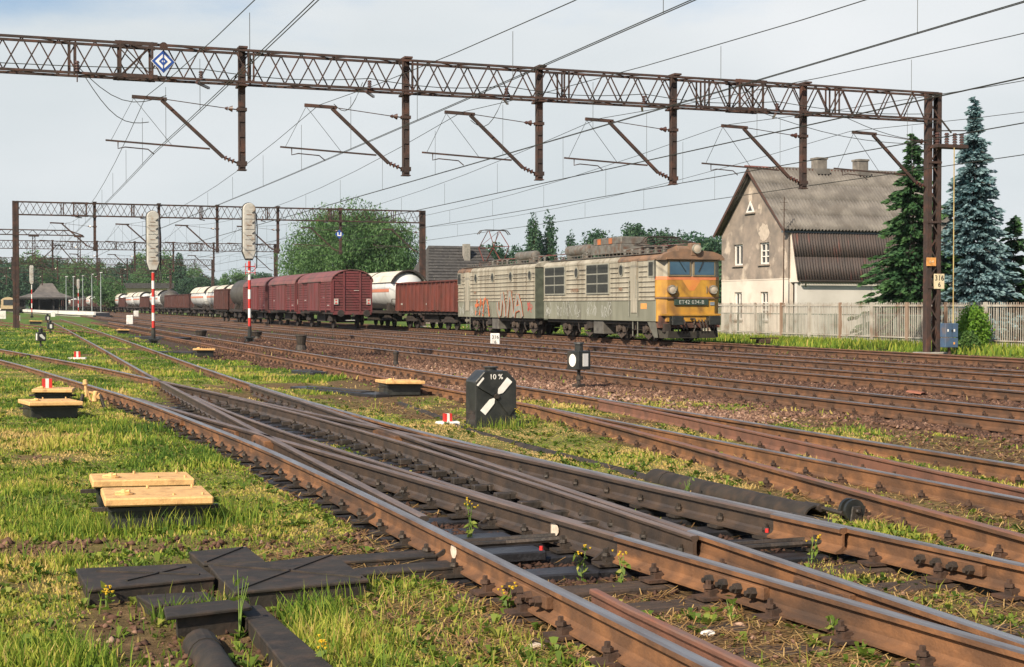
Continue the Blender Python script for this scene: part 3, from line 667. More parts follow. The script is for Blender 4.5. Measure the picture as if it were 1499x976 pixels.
# ================================================================ the twin locomotive
RT = .172
lgrey = M('cream_grey_loco_paint', (.375, .35, .285), (.295, .275, .22), .6, 0, 1.6, stretch=(1, 1, .22), dirt=(.14, .11, .075), dscale=2.6, dlo=.45, dhi=.78, dstretch=(1, 1.6, .14))
lgreen = M('faded_green_loco_paint', (.225, .228, .178), (.175, .178, .137), .6, 0, 2, stretch=(1, 1, .3), dirt=(.07, .06, .045), dscale=2.2, dlo=.56, dhi=.85, dstretch=(1, 1.5, .2))
lyel = M('yellow_cab_paint', (.50, .27, .035), (.40, .20, .03), .55, 0, 2.5, dirt=(.16, .08, .03), dscale=2.2, dlo=.46, dhi=.78, dstretch=(1, 1, .35))
lorange = M('faded_orange_band', (.60, .20, .09), (.5, .17, .07), .6, 0, 3)
lroof = M('rusty_loco_roof', (.24, .14, .085), (.15, .10, .07), .8, 0, 2.2, dirt=(.07, .05, .042), dscale=1.8)
lroofg = M('grey_roof_equipment', (.17, .165, .15), (.10, .095, .085), .7, .1, 4, dirt=(.12, .06, .035), dscale=3)
winm = M('dark_blue_window_glass', (.04, .095, .15), (.025, .065, .11), .08, 0, 1.5, spec=.8)
louvre = M('dark_louvre', (.025, .027, .024), (.04, .042, .038), .6, 0, 6)
framem = M('window_frame_grey', (.26, .26, .22), (.2, .2, .17), .6, 0, 6)
pipem = M('red_oxide_busbar', (.16, .04, .03), (.10, .035, .03), .7, 0, 5)
graf_w = M('white_spray_paint', (.46, .47, .44), (.34, .35, .32), .7, 0, 4)
graf_s = M('silver_spray_paint', (.30, .31, .28), (.22, .23, .20), .6, .1, 3)
graf_o = M('orange_spray_paint', (.56, .15, .05), (.45, .13, .06), .7, 0, 4)
glow = bpy.data.materials.new('headlamp_glass'); glow.use_nodes = True; MATS['headlamp_glass'] = glow
gb = glow.node_tree.nodes['Principled BSDF']; gb.inputs['Base Color'].default_value = (.38, .33, .27, 1); gb.inputs['Roughness'].default_value = .1; gb.inputs['Emission Color'].default_value = (1, .72, .42, 1); gb.inputs['Emission Strength'].default_value = .06
def ribbon(b, pts, w, x):
    P_ = [Vector((0, p[0], p[1])) for p in pts]; vs = []
    for k, p in enumerate(P_):
        d = P_[min(k + 1, len(P_) - 1)] - P_[max(k - 1, 0)]
        d = d.normalized() if d.length > 1e-6 else Vector((0, 1, 0)); n_ = Vector((0, -d.z, d.y)) * w / 2
        vs += [(x, *(p + n_)[1:]), (x, *(p - n_)[1:])]
    b.add(vs, [(2 * k, 2 * k + 1, 2 * k + 3, 2 * k + 2) for k in range(len(P_) - 1)])
def wave(u0, z0, pts): return [(u0 + a, z0 + c_) for a, c_ in pts]

def wheelset_mesh():
    b = MB()
    for x in (-.8, .8): b.cyl((x - .065, 0, 0), (x + .065, 0, 0), .60, .60, 20); b.cyl((x + .065 * np.sign(x) * -1, 0, 0), (x - .1 * np.sign(x), 0, 0), .63, .63, 20)
    b.cyl((-.8, 0, 0), (.8, 0, 0), .08, .08, 8); me = b.mesh('wheelset'); me.materials.append(undercar); return me
WS = wheelset_mesh()
def loco_bogie(p, us):
    m_ = (us[0] + us[1]) / 2
    b = MB()
    for s_ in (-1, 1):
        b.box(s_ * 1.12 - .07, s_ * 1.12 + .07, us[0] - .9, us[1] + .9, .58, .78)
    b.box(-1.1, 1.1, m_ - .35, m_ + .35, .5, .8)
    bg = b.build('bogie_frame', undercar, p)
    for u in us:
        inst('wheelset', WS, p, (0, u, .60))
        for s_ in (-1, 1):
            a = MB(); a.cyl((s_ * 1.0, u, .56), (s_ * 1.30, u, .56), .20, .17, 12); a.cyl((s_ * 1.30, u, .56), (s_ * 1.34, u, .56), .11, .10, 10)
            for d in (-.36, .36): a.cyl((s_ * 1.18, u + d, .38), (s_ * 1.18, u + d, .66), .10, .10, 8)
            a.prism([(u - .62, .34), (u + .62, .34), (u, .08)], 'x', s_ * 1.15 - .03, s_ * 1.15 + .03); a.build('axle_box', M('dusty_axle_box', (.075, .055, .042), (.04, .03, .026), .8), bg)
    for d in (-1, 1):
        a = MB(); a.tube([(-1.28, m_ + d * .3, .8), (-1.33, m_ + d * .45, .45), (-1.3, m_ + d * .6, .25)], .03, 6); a.build('hose', undercar, bg)

def loco_unit(name, label, Y0, Ln, front, axles):
    p = thing(name, (28.2, Y0, RT), label, 'locomotive', 'twin locomotive')
    c0 = .32 if front else .0
    def plan(x, cut): return [(-x, Ln), (-x, cut), (-x + cut, 0), (x - cut, 0), (x, cut), (x, Ln)] if cut else [(-x, Ln), (-x, 0), (x, 0), (x, Ln)]
    yl = .40 if front else 0
    MB().box(-1.5, 1.5, yl, Ln, .88, 1.80).build('lower_body', lgreen, p, bevel=.015)
    MB().box(-1.497, 1.497, yl, Ln, 1.80, 3.55).build('upper_body', lgrey, p)
    roofp = [(-1.52, 3.50), (-1.52, 3.58), (-1.40, 3.72), (-1.0, 3.86), (0, 3.95), (1.0, 3.86), (1.40, 3.72), (1.52, 3.58), (1.52, 3.50)]
    r1 = 4.2 if front else 10.3
    MB().prism(roofp, 'y', (-.12 if front else r1), (r1 if front else Ln)).build('roof', lroof, p)
    MB().prism([(x * .998, z - .004) for x, z in roofp], 'y', r1 if front else 0, Ln if front else r1).build('roof', lgrey, p)
    # horizontal pressed ribs, broken by doors and windows
    if front: blocks = [(.45, .2, 2.0, .0), (2.0, 2.85, 0, 0), (5.1, 7.85, 2.1, 3.5), (10.35, 13.2, 2.1, 3.5)]
    else: blocks = []
    gaps = [(2.05, 2.95, 0, 9), (5.05, 7.9, 2.0, 3.6), (10.3, 13.25, 2.0, 3.6), (.12, 1.15, 2.72, 3.6)] if front else [(10.5, 11.45, 0, 9), (12.0, 13.1, 2.7, 3.6)]
    ports = [3.85, 9.0] if front else [.72, 3.6, 6.55, 9.45]
    for z in (1.97, 2.17, 2.39, 2.61, 2.83, 3.05, 3.27):
        gg = [g for g in gaps if g[2] - .02 < z < g[3]] + ([(u - .33, u + .33, 0, 9) for u in ports] if z > 2.85 else [])
        cuts = [yl] + sorted(sum([[g[0], g[1]] for g in gg], [])) + [Ln - .05]
        for a, c_ in zip(cuts[::2], cuts[1::2]):
            if c_ - a > .15: MB().prism([(-1.495, z - .035), (-1.545, z - .012), (-1.545, z + .012), (-1.495, z + .035)], 'y', a + .03, c_ - .03).build('side_rib', lgrey, p)
    MB().box(-1.535, -1.49, yl, Ln, 1.79, 1.835).build('waist_strip', lgrey, p)
    for u in ports:
        w = MB(); w.disc((-1.51, u, 3.14), .27, 'x', .05, 20, .82); o = w.build('porthole', framem, p); MB().disc((-1.537, u, 3.14), .215, 'x', .012, 18, .82).build('pane', louvre, o)
    if front:
        for a, c_ in ((5.17, 7.77), (10.42, 13.1)):
            o = MB().box(-1.545, -1.49, a, c_, 2.08, 3.50).build('louvre_window', framem, p, bevel=.008)
            for i in range(2):
                for j in range(3):
                    w_ = (c_ - a - .24) / 2; h_ = .39
                    b = MB(); y0_ = a + .08 + i * (w_ + .08); z0_ = 2.16 + j * .45; b.box(-1.549, -1.53, y0_, y0_ + w_, z0_, z0_ + h_)
                    b.build('pane', louvre, o)
                    b = MB(); [b.box(-1.556, -1.548, y0_, y0_ + w_, z0_ + q * h_ / 6, z0_ + q * h_ / 6 + .018) for q in range(1, 6)]; b.build('louvre_blade', louvre, o)
        du = (2.2, 2.82); wu = (.42, 1.1)
    else: du = (10.62, 11.34); wu = (12.2, 12.85)
    o = MB().box(-1.53, -1.49, du[0], du[1], 1.24, 3.50).build('door', lgrey, p, bevel=.01)
    b = MB(); b.box(-1.55, -1.52, du[0] + .06, du[0] + .1, 1.9, 2.9); b.cyl((-1.56, du[0] - .12, 1.1), (-1.56, du[0] - .12, 2.7), .018, .018, 6); b.cyl((-1.56, du[1] + .12, 1.1), (-1.56, du[1] + .12, 2.7), .018, .018, 6); b.build('handrail', framem, o)
    b = MB(); b.box(-1.506, -1.497, du[0] - .05, du[1] + .05, 1.26, 1.80); b.box(-1.51, -1.50, (du[0] + du[1]) / 2 - .13, (du[0] + du[1]) / 2 + .1, 1.3, 1.42); b.build('step_recess', M('grimy_recess', (.10, .11, .085), (.06, .06, .05)), o)
    for z in (.2, .5):
        MB().box(-1.5, -1.2, du[0] + .05, du[1] - .05, z, z + .03).build('step', undercar, p)
    b = MB(); [b.bar((-1.45, u, .2), (-1.45, u, .9), .03) for u in (du[0] + .06, du[1] - .06)]; b.build('step_hanger', framem, p)
    o = MB().box(-1.515, -1.49, wu[0], wu[1], 2.78, 3.5).build('side_window', framem, p); MB().box(-1.525, -1.51, wu[0] + .07, wu[1] - .07, 2.85, 3.43).build('pane', louvre, o)
    if front: MB().prism([(-1.5, .36), (-1.62, .30), (-1.62, .42)], 'z', 2.8, 3.5).build('mirror', framem, p)
    rb = M('rusty_number_plate', (.30, .15, .09), (.2, .11, .07), .7, 0, 12)
    pu, tx = ((8.5, 9.8), 'ET42 034') if front else ((3.0, 4.3), 'ET42 034')
    text(tx, .24, rb, p, (-1.552, sum(pu) / 2, 2.28), FACE_SIDE, 'number_lettering'); 
    text('PKP' if front else 'PKP', .22, rb, p, (-1.552, 3.85 if front else 9.5, 2.28), FACE_SIDE, 'lettering')
    # underframe
    MB().box(-1.35, 1.35, .3, Ln - .2, .74, .9).build('underframe', undercar, p)
    m_ = Ln / 2 - .6
    MB().box(-1.42, 1.42, m_, m_ + 1.1, .25, .88).build('equipment_box', M('grey_equipment', (.13, .125, .11), (.07, .065, .06), .7), p, bevel=.02)
    MB().prism([(-1.4, .5), (-.9, .85), (-1.4, .85)], 'y', m_ + 1.3, m_ + 1.9).build('battery_box', undercar, p)
    loco_bogie(p, axles[:2]); loco_bogie(p, axles[2:])
    # roof gutter walkway
    b = MB(); b.box(-1.38, -1.20, .3, Ln - .2, 3.80, 3.83)
    b.build('roof_walkway', lroofg, p)
    if front:
        # ---- cab front: chamfered plan
        lo = [(-1.5, .42), (-1.5, .34), (-1.16, .0), (1.16, .0), (1.5, .34), (1.5, .42)]; lop = [(x * .985, y + (.05 if y < .3 else 0)) for x, y in lo]
        MB().prism(lop, 'z', .88, 1.88).build('front_skirt', lyel, p, bevel=.012)
        hi = [(-1.508, .46), (-1.508, .34), (-1.16, -.02), (1.16, -.02), (1.508, .34), (1.508, .46)]
        MB().prism(hi, 'z', 1.92, 2.66).build('cab_front', lyel, p, bevel=.02)
        MB().prism([(x * 1.01, y - .012) for x, y in hi], 'z', 1.87, 1.925).build('front_moulding', lroof, p)
        MB().prism([(x * .9995, y - .001) for x, y in hi], 'z', 2.66, 2.80).build('front_band', lorange, p)
        MB().prism([(x * .992, y + .02) for x, y in hi], 'z', 2.80, 3.55).build('cab_upper', lgrey, p)
        v_ = MB(); v_.add([(-.45, -.024, 2.66), (.45, -.024, 2.66), (.12, -.024, 2.2), (-.12, -.024, 2.2)], [(0, 1, 2, 3)]); v_.build('front_chevron', M('faded_red_chevron', (.55, .19, .05), (.58, .25, .05), .6, 0, 3), p)
        for x0_, x1_ in ((-1.12, -.05), (.05, 1.12)):
            o = MB().box(x0_, x1_, -.055, .02, 2.80, 3.50).build('windscreen', M('windscreen_frame', (.22, .17, .09), (.16, .13, .09), .6), p, bevel=.012)
            MB().box(x0_ + .07, x1_ - .07, -.066, -.05, 2.88, 3.43).build('pane', winm, o)
            MB().bar(((x0_ + x1_) / 2 - .05, -.09, 3.47), ((x0_ + x1_) / 2 + (.28 if x0_ < 0 else -.28), -.085, 3.0), .025).build('wiper', blackpaint, o)
        MB().prism([(-1.24, -.16), (1.24, -.16), (1.56, .3), (1.56, .42), (-1.56, .42), (-1.56, .3)], 'z', 3.53, 3.585).build('roof_visor', lroof, p)
        # headlights
        for x in (-.98, .98):
            b = MB(); b.cyl((x, -.02, 2.24), (x, -.16, 2.24), .20, .20, 20); h = b.build('headlight', lroof, p, smooth=True)
            MB().cyl((x, -.15, 2.24), (x, -.175, 2.24), .165, .13, 20).build('lens', glow, h, smooth=True)
            b = MB(); b.tube([(x + .17 * math.cos(a_ * math.pi / 10), -.175, 2.24 + .17 * math.sin(a_ * math.pi / 10)) for a_ in range(21)], .022, 5); b.build('rim', framem, h)
            MB().bar((x - .27 * np.sign(x), -.05, 2.1), (x - .27 * np.sign(x), -.05, 2.4), .02).build('handrail', framem, p)
        b = MB(); b.prism([(-.02, 3.6), (-.02, 4.0), (.2, 4.12), (1.1, 3.98), (1.1, 3.6)], 'x', -.62, .18); b.build('lamp_housing', lroof, p, bevel=.02)
        b = MB(); b.box(-.10, .38, -.14, .2, 3.68, 4.22); lh = b.build('top_lamp_box', lroof, p, bevel=.03)
        b = MB(); b.cyl((.14, -.14, 3.98), (.14, -.26, 3.98), .20, .20, 22); h = b.build('headlight', framem, p, smooth=True); MB().cyl((.14, -.255, 3.98), (.14, -.28, 3.98), .165, .12, 22).build('lens', glow, h, smooth=True)
        # number plate
        MB().box(-.80, .80, -.02, .06, 1.58, 1.83).build('number_board', M('dark_green_board', (.025, .05, .035), (.03, .05, .04), .5), p, bevel=.008)
        text('ET42 034-B', .235, graf_w, p, (0, -.026, 1.705), FACE_FRONT, 'number_lettering', .004, 1.08)
        MB().box(.92, 1.12, .02, .05, 1.58, 1.72).build('small_plate', M('blue_grey_plate', (.2, .24, .28)), p)
        MB().box(-1.507, -1.495, 1.25, 1.85, 1.42, 1.66).build('notice_plate', M('orange_plate', (.7, .3, .1)), p)
        # buffer beam
        MB().box(-1.42, 1.42, .10, .6, .62, 1.14).build('buffer_beam', M('rusty_buffer_beam', (.14, .055, .035), (.05, .03, .026), .8, 0, 4), p)
        MB().box(-1.40, 1.40, -.02, .14, 1.14, 1.22).build('beam_edge', lyel, p)
        for x in (-.875, .875):
            b = MB(); b.cyl((x, .1, .93), (x, -.42, .93), .13, .11, 12); b.box(x - .15, x + .15, -.02, .1, .76, 1.1); o = b.build('buffer', blackpaint, p)
            MB().box(x - .27, x + .27, -.50, -.42, .74, 1.12).build('buffer_head', blackpaint, o, bevel=.02)
        b = MB(); b.tube([(0, .05, 1.0), (0, -.3, 1.0), (0, -.38, .92), (0, -.3, .84)], .045, 7); b.build('coupling_hook', irondark, p)
        b = MB()
        for k in range(3): b.tube([(.03 * math.cos(q) + (.03 if k % 2 else -.03), -.3 - .02 * math.sin(q), .82 - k * .16 + .1 * math.sin(q + 1.57)) for q in np.linspace(0, 6.28, 9)], .02, 5)
        b.build('coupling_chain', irondark, p)
        for x in (-.75, -.5, -.35, .35, .5, .65, .95):
            MB().tube([(x, .0, .95), (x, -.16, .8), (x + .04, -.2, .55), (x + .1, -.08, .36), (x + .08, .1, .4)], .032, 7).build('brake_hose', undercar, p)
        # plough / life guard
        pm = M('grimy_plough', (.06, .055, .045), (.04, .036, .03), .8)
        b = MB(); b.add([(-1.15, -.05, .18), (1.15, -.05, .18), (1.15, -.15, .48), (-1.15, -.15, .48), (-1.4, .7, .18), (-1.4, .6, .6), (1.4, .7, .18), (1.4, .6, .6)], [(0, 1, 2, 3), (4, 0, 3, 5), (1, 6, 7, 2)]); b.build('plough', pm, p)
        b = MB(); b.prism([(.5, .88), (1.3, .88), (.62, .2), (.3, .2)], 'x', -1.46, -1.42); b.prism([(.5, .88), (1.3, .88), (.62, .2), (.3, .2)], 'x', 1.42, 1.46); b.build('plough_stay', M('green_grey_stay', (.13, .13, .11)), p)
        MB().box(-1.3, -.95, .0, .2, .42, .8).build('signal_socket', undercar, p, bevel=.02)
    else:
        MB().box(-.95, .95, -1.3, .05, .85, 3.45).build('gangway_bellows', M('dark_green_gangway', (.085, .10, .075), (.05, .06, .045)), p)
        MB().box(-1.49, 1.49, -.03, 0, .9, 3.5).build('end_wall', M('dark_green_gangway', (.085, .10, .075)), p)
        b = MB(); [b.box(-1.06, 1.06, -1.25 + k * .2, -1.15 + k * .2, .82, 3.5) for k in range(6)]; b.build('bellows_fold', M('dark_green_gangway', (.085, .10, .075)), p)
    return p
LB = loco_unit('locomotive', 'front unit of the grey and green electric locomotive with yellow cab', 54.2, 13.3, True, (1.75, 4.55, 8.2, 10.9))
LA = loco_unit('locomotive', 'rear unit of the electric locomotive, with orange graffiti, beside the open wagon', 68.75, 12.8, False, (1.0, 3.7, 7.9, 10.3))
# graffiti, flat paint on the sides
def scribble(p, u0, u1, z0, z1, n, w, seed, mat, name='graffiti', x=-1.5065):
    rr_ = random.Random(seed); b = MB(); kx = x
    for k in range(n):
        u = u0 + (u1 - u0) * (k + rr_.random() * .6) / n; h = rr_.uniform(.4, .95) * (z1 - z0); zb = z0 + rr_.uniform(0, .25) * (z1 - z0); pts = []
        a, c_ = rr_.uniform(2, 6), rr_.uniform(0, 6); sl = rr_.uniform(-.25, .25)
        for q in range(14):
            t_ = q / 13; pts.append((u + sl * t_ * 1.2 + .10 * math.sin(a * t_ * 2 + c_), zb + h * (1 - abs(2 * t_ - 1)) if k % 3 else zb + h * t_))
        ribbon(b, pts, w, kx - .0004 * k)
    b.build(name, mat, p)
for i_, (a, c_) in enumerate(((4.9, 6.2), (6.6, 7.9), (8.7, 11.6), (12.3, 13.1))): scribble(LB, a, c_, .98, 1.76, 11 if c_ - a > 2 else 7, .030, 20 + i_, graf_w)
for i_, (a, c_) in enumerate(((11.6, 12.6), (9.9, 10.5))): scribble(LA, a, c_, .95, 1.7, 7, .03, 40 + i_, graf_w)
def letters(p, strokes, w, m_, x, name='graffiti'):
    b = MB(); [ribbon(b, s_, w, x - .0006 * k) for k, s_ in enumerate(strokes)]; b.build(name, m_, p)
arch = lambda u, z0, z1, w: [(u + w * math.sin(t_) * .5 + w * .5 * (t_ / math.pi), z0 + (z1 - z0) * math.sin(t_) ** .6) for t_ in np.linspace(0.02, math.pi - .02, 14)]
S1 = [[(5.6, 1.75), (5.55, 1.3), (5.2, .98)], [(5.2, 1.0), (5.05, 1.5), (4.9, 2.2)], [(4.8, 2.25), (4.5, 1.5), (4.45, .95)], [(4.1, .95), (3.9, 1.6), (3.7, 2.35)], [(3.6, 2.3), (3.3, 1.6), (3.25, .95)], [(3.0, .95), (2.7, 1.7), (2.5, 2.15)], [(2.4, 2.1), (2.0, 1.6), (1.75, .95)], [(2.75, 1.35), (2.2, 1.45), (1.9, 1.35)]]
letters(LA, S1, .36, graf_o, -1.5485); letters(LA, S1, .27, graf_s, -1.556)
S2 = [[(9.4, 1.0), (9.1, 1.9)], [(9.5, 1.55), (8.8, 1.6)], [(8.7, 1.0), (8.5, 1.95), (8.2, 1.6)], [(8.1, .95), (7.9, 1.9), (7.6, 1.95)], [(7.4, 1.9), (7.2, 1.5), (7.0, .95)]]
letters(LA, S2, .17, graf_o, -1.549); scribble(LA, 7.0, 9.5, 1.0, 1.8, 8, .06, 55, graf_s, x=-1.551)
scribble(LA, .55, 1.1, 1.2, 1.8, 5, .05, 57, M('red_spray_paint', (.5, .07, .06)))
# ---- roof equipment: tanks, busbars, resistor boxes, pantographs
def air_tank(p, u0, u1, x, r):
    b = MB(); b.cyl((x, u0, 4.05 + r), (x, u1, 4.05 + r), r, r, 18); b.cyl((x, u0 - .06, 4.05 + r), (x, u0, 4.05 + r), r * .6, r, 18); o = b.build('air_tank', lroofg, p, smooth=True)
    b = MB(); [b.box(x - r, x + r, u - .05, u + .05, 3.86, 4.1) for u in (u0 + .4, u1 - .4)]; b.build('saddle', lroofg, o)
air_tank(LB, 10.2, 12.9, -.25, .27); air_tank(LA, 2.9, 5.6, -.3, .24)
for (a, c_, x0_, x1_, z0_, z1_) in ((5.6, 9.0, -.75, .75, 3.98, 4.42),):
    o = MB().box(x0_, x1_, a, c_, z0_, z1_).build('resistor_box', lroofg, LB, bevel=.02); MB().box(x0_ + .08, x1_ - .08, a + .1, c_ - .1, z1_, z1_ + .34).build('resistor_hood', lroofg, LB, bevel=.03)
    for u in (6.7, 8.0): MB().box(x0_ + .05, x0_ + .075, u, u + .35, z1_ + .04, z1_ + .3).build('rust_panel', M('bright_rust', (.45, .14, .04), (.35, .12, .05), .8), LB)
for p, rngs in ((LB, ((.9, 5.4), (9.3, 10), )), (LA, ((.3, 2.6), (6.0, 9.4)))):
    for a, c_ in rngs:
        for k in range(4):
            x = -.7 + .45 * k; MB().tube([(x, a, 4.12 + .05 * k), (x + .1, (a + c_) / 2, 4.2 + .03 * k), (x, c_, 4.1 + .06 * k)], .03, 6).build('busbar', pipem if k % 2 else lroofg, p)
        for u in np.arange(a + .2, c_, .8):
            for x in (-.75, .6):
                b = MB(); [b.cyl((x, u, 3.85 + .07 * q), (x, u, 3.90 + .07 * q), .08, .055, 8) for q in range(4)]; b.build('insulator', insul if x > 0 else lroofg, p)
for p, a, c_ in ((LB, .2, 13.0), (LA, .2, 12.4)):
    b = MB(); b.bar((-1.05, a, 3.98), (-1.05, c_, 3.98), .03)
    for u in np.arange(a + .1, c_, .42): b.bar((-1.05, u, 3.82), (-1.05, u, 3.98), .025)
    b.build('roof_rail', lroofg, p)
def pantograph(p, u, up):
    b = MB(); z0_ = 4.15
    for x in (-.55, .55):
        b.bar((x, u - .9, z0_), (x, u + .9, z0_), .06)
    for d in (-.85, .85): b.bar((-.6, u + d, z0_), (.6, u + d, z0_), .06)
    o = b.build('pantograph', irondark, p)
    zt, zm, sp_ = (5.95, 5.0, 1.35) if up else (4.55, 4.32, 1.9)
    b = MB()
    for x in (-.55, .55):
        for d in (-1, 1): b.bar((x, u + d * .2, z0_), (x * .85, u + d * sp_, zm), .045); b.bar((x * .85, u + d * sp_, zm), (x * .6, u + d * .12, zt), .035)
    for d in (-1, 1): b.bar((-.5, u + d * sp_, zm), (.5, u + d * sp_, zm), .04); b.bar((-.5, u + d * sp_, zm), (.35, u + d * .12, zt), .02)
    b.build('pantograph_arm', irondark if not up else pipem, o)
    for d in (-.16, .16):
        MB().tube([(-.98, u + d, zt - .2), (-.8, u + d, zt + .02), (-.55, u + d, zt + .06), (.55, u + d, zt + .06), (.8, u + d, zt + .02), (.98, u + d, zt - .2)], .028, 6).build('collector_strip', irondark, o)
    for x, d in ((-.55, -.85), (.55, -.85), (-.55, .85), (.55, .85)):
        c_ = MB(); [c_.cyl((x, u + d, 3.85 + .07 * q), (x, u + d, 3.9 + .07 * q), .085, .055, 8) for q in range(4)]; c_.build('insulator', insul, o)
pantograph(LB, 2.8, False); pantograph(LA, 10.6, True)

# ================================================================ wagons
maroon = M('maroon_wagon_paint', (.155, .035, .038), (.115, .030, .032), .65, 0, 1.3, stretch=(1, 1, .4), dirt=(.075, .04, .035), dscale=1.2, dlo=.5, dhi=.8)
maroof = M('maroon_roof', (.21, .075, .07), (.15, .055, .055), .6, 0, .8, dirt=(.10, .07, .06), dscale=.9)
oxide = M('brown_oxide_wagon', (.16, .04, .028), (.10, .03, .024), .75, 0, 1.6, stretch=(1, 1, .5), dirt=(.06, .032, .024), dscale=1.4)
oxide2 = M('dull_brown_wagon', (.10, .04, .034), (.065, .03, .027), .8, 0, 1.5)
tankw = M('silver_white_tank', (.62, .64, .64), (.50, .52, .52), .45, .1, .9, dirt=(.25, .22, .19), dscale=1.1, dlo=.56, dhi=.85, dstretch=(1, 1, .4))
tanko = M('orange_tank_band', (.58, .21, .13), (.5, .2, .13), .5, 0, 2)
hood = M('pale_sunshield', (.62, .59, .51), (.50, .47, .40), .7, 0, 1.2, dirt=(.28, .22, .16), dscale=1.0)
darktank = M('dark_grey_tank', (.075, .07, .062), (.05, .045, .04), .6, 0, 1.5)
smallwheel = None
def wagon_gear(p, Ln, bog):
    b = MB(); b.box(-1.25, 1.25, .1, Ln - .1, .98, 1.18); b.build('underframe', undercar, p)
    for u in (0, Ln):
        s_ = -1 if u == 0 else 1
        for x in (-.875, .875):
            b = MB(); b.cyl((x, u, 1.03), (x, u + s_ * .45, 1.03), .11, .09, 10); b.cyl((x, u + s_ * .45, 1.03), (x, u + s_ * .52, 1.03), .24, .22, 16); b.build('buffer', undercar, p)
        MB().tube([(0, u, 1.0), (0, u + s_ * .3, 1.0), (0, u + s_ * .32, .85)], .05, 6).build('coupling_hook', undercar, p)
    for m_ in bog:
        for d in ((-.9, .9) if len(bog) == 2 and Ln > 12 else (0,)):
            b = MB()
            for x in (-.8, .8): b.cyl((x - .06, m_ + d, .47), (x + .06, m_ + d, .47), .47, .47, 18)
            b.cyl((-1.1, m_ + d, .47), (1.1, m_ + d, .47), .07, .07, 8); b.build('wheelset', undercar, p)
        b = MB(); w_ = 1.5 if Ln > 12 else .6
        for s_ in (-1, 1):
            b.box(s_ * 1.05 - .05, s_ * 1.05 + .05, m_ - w_, m_ + w_, .50, .68); b.prism([(m_ - w_ * .6, .68), (m_ + w_ * .6, .68), (m_ + w_ * .3, .95), (m_ - w_ * .3, .95)], 'x', s_ * 1.05 - .06, s_ * 1.05 + .06)
        b.build('bogie_frame', undercar, p)
    b = MB(); b.box(-.9, .9, Ln * .38, Ln * .62, .45, .98); b.build('brake_gear', undercar, p)

def boxcar(Y, label):
    Ln = 10.6; p = thing('box_wagon', (22.8, Y, RT), label, 'wagon', 'maroon box wagons')
    arc = [(1.38 * math.cos(a), 3.18 + .72 * math.sin(a)) for a in np.linspace(.02, math.pi - .02, 15)]
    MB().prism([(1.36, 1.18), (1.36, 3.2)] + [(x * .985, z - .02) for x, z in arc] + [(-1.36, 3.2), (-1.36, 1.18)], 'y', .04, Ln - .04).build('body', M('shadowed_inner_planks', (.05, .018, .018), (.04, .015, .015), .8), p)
    rp = [(1.44 * math.cos(a), 3.16 + .79 * math.sin(a)) for a in np.linspace(-.02, math.pi + .02, 17)]
    MB().prism(rp + [(x * .97, z - .045) for x, z in reversed(rp)], 'y', -.06, Ln + .06).build('roof', maroof, p, smooth=True)
    for k in range(11):                                                   # horizontal boards on side and end
        z = 1.24 + k * .175
        MB().box(-1.395, -1.35, .06, Ln - .06, z, z + .135).build('board', maroon, p)
    for k in range(15):
        z = 1.24 + k * .175; hw = 1.34 if z < 3.1 else 1.36 * math.sqrt(max(.05, 1 - ((z + .15 - 3.18) / .70) ** 2))
        MB().box(-hw, hw, -.015, .05, z, z + .135).build('board', maroon, p)
    for u in (.05, 1.7, 3.4, 7.2, 8.9, Ln - .05): MB().box(-1.44, -1.37, u - .05, u + .05, 1.1, 3.2).build('side_post', maroon, p)
    for x in (-1.3, -.55, .55, 1.3): MB().box(x - .05, x + .05, -.07, .02, 1.1, 3.25 if abs(x) > 1 else 3.8).build('end_post', maroon, p)
    d_ = MB().box(-1.47, -1.40, 3.5, 7.1, 1.2, 3.12).build('sliding_door', maroon, p)
    for u in (3.6, 4.75, 5.9, 7.0): MB().box(-1.50, -1.46, u - .04, u + .04, 1.22, 3.1).build('door_post', maroon, d_)
    b = MB(); b.box(-1.5, -1.42, 3.0, 9.0, 3.13, 3.18); b.box(-1.5, -1.42, 3.0, 9.0, 1.1, 1.15); b.build('door_rail', undercar, p)
    for u, z in ((2.5, 1.6), (2.4, 2.0), (2.6, 2.3), (1.0, 1.5), (8.0, 1.6), (8.2, 1.9)): MB().box(-1.39, -1.384, u - .3, u + .3, z, z + .09).build('stencilled_marking', graf_w, p)
    for x in (-1.1, 1.1):
        o = MB().box(x - .14, x + .14, -.10, -.06, 1.62, 2.0).build('tail_board', graf_w, p); b = MB(); b.add([(x - .1, -.103, 1.94), (x + .1, -.103, 1.94), (x, -.103, 1.81)], [(0, 1, 2)]); b.add([(x - .1, -.103, 1.66), (x + .1, -.103, 1.66), (x, -.103, 1.79)], [(0, 1, 2)]); b.build('red_triangle', redpaint, o)
    MB().bar((.1, -.09, 2.55), (.45, -.09, 2.55), .03).build('grab_rail', graf_w, p)
    MB().box(-.5, .1, -.35, -.05, .55, .6).build('shunter_step', graf_w, p); MB().box(-1.3, 1.3, -.05, .05, .95, 1.2).build('headstock', maroon, p)
    wagon_gear(p, Ln, (1.9, Ln - 1.9)); return p
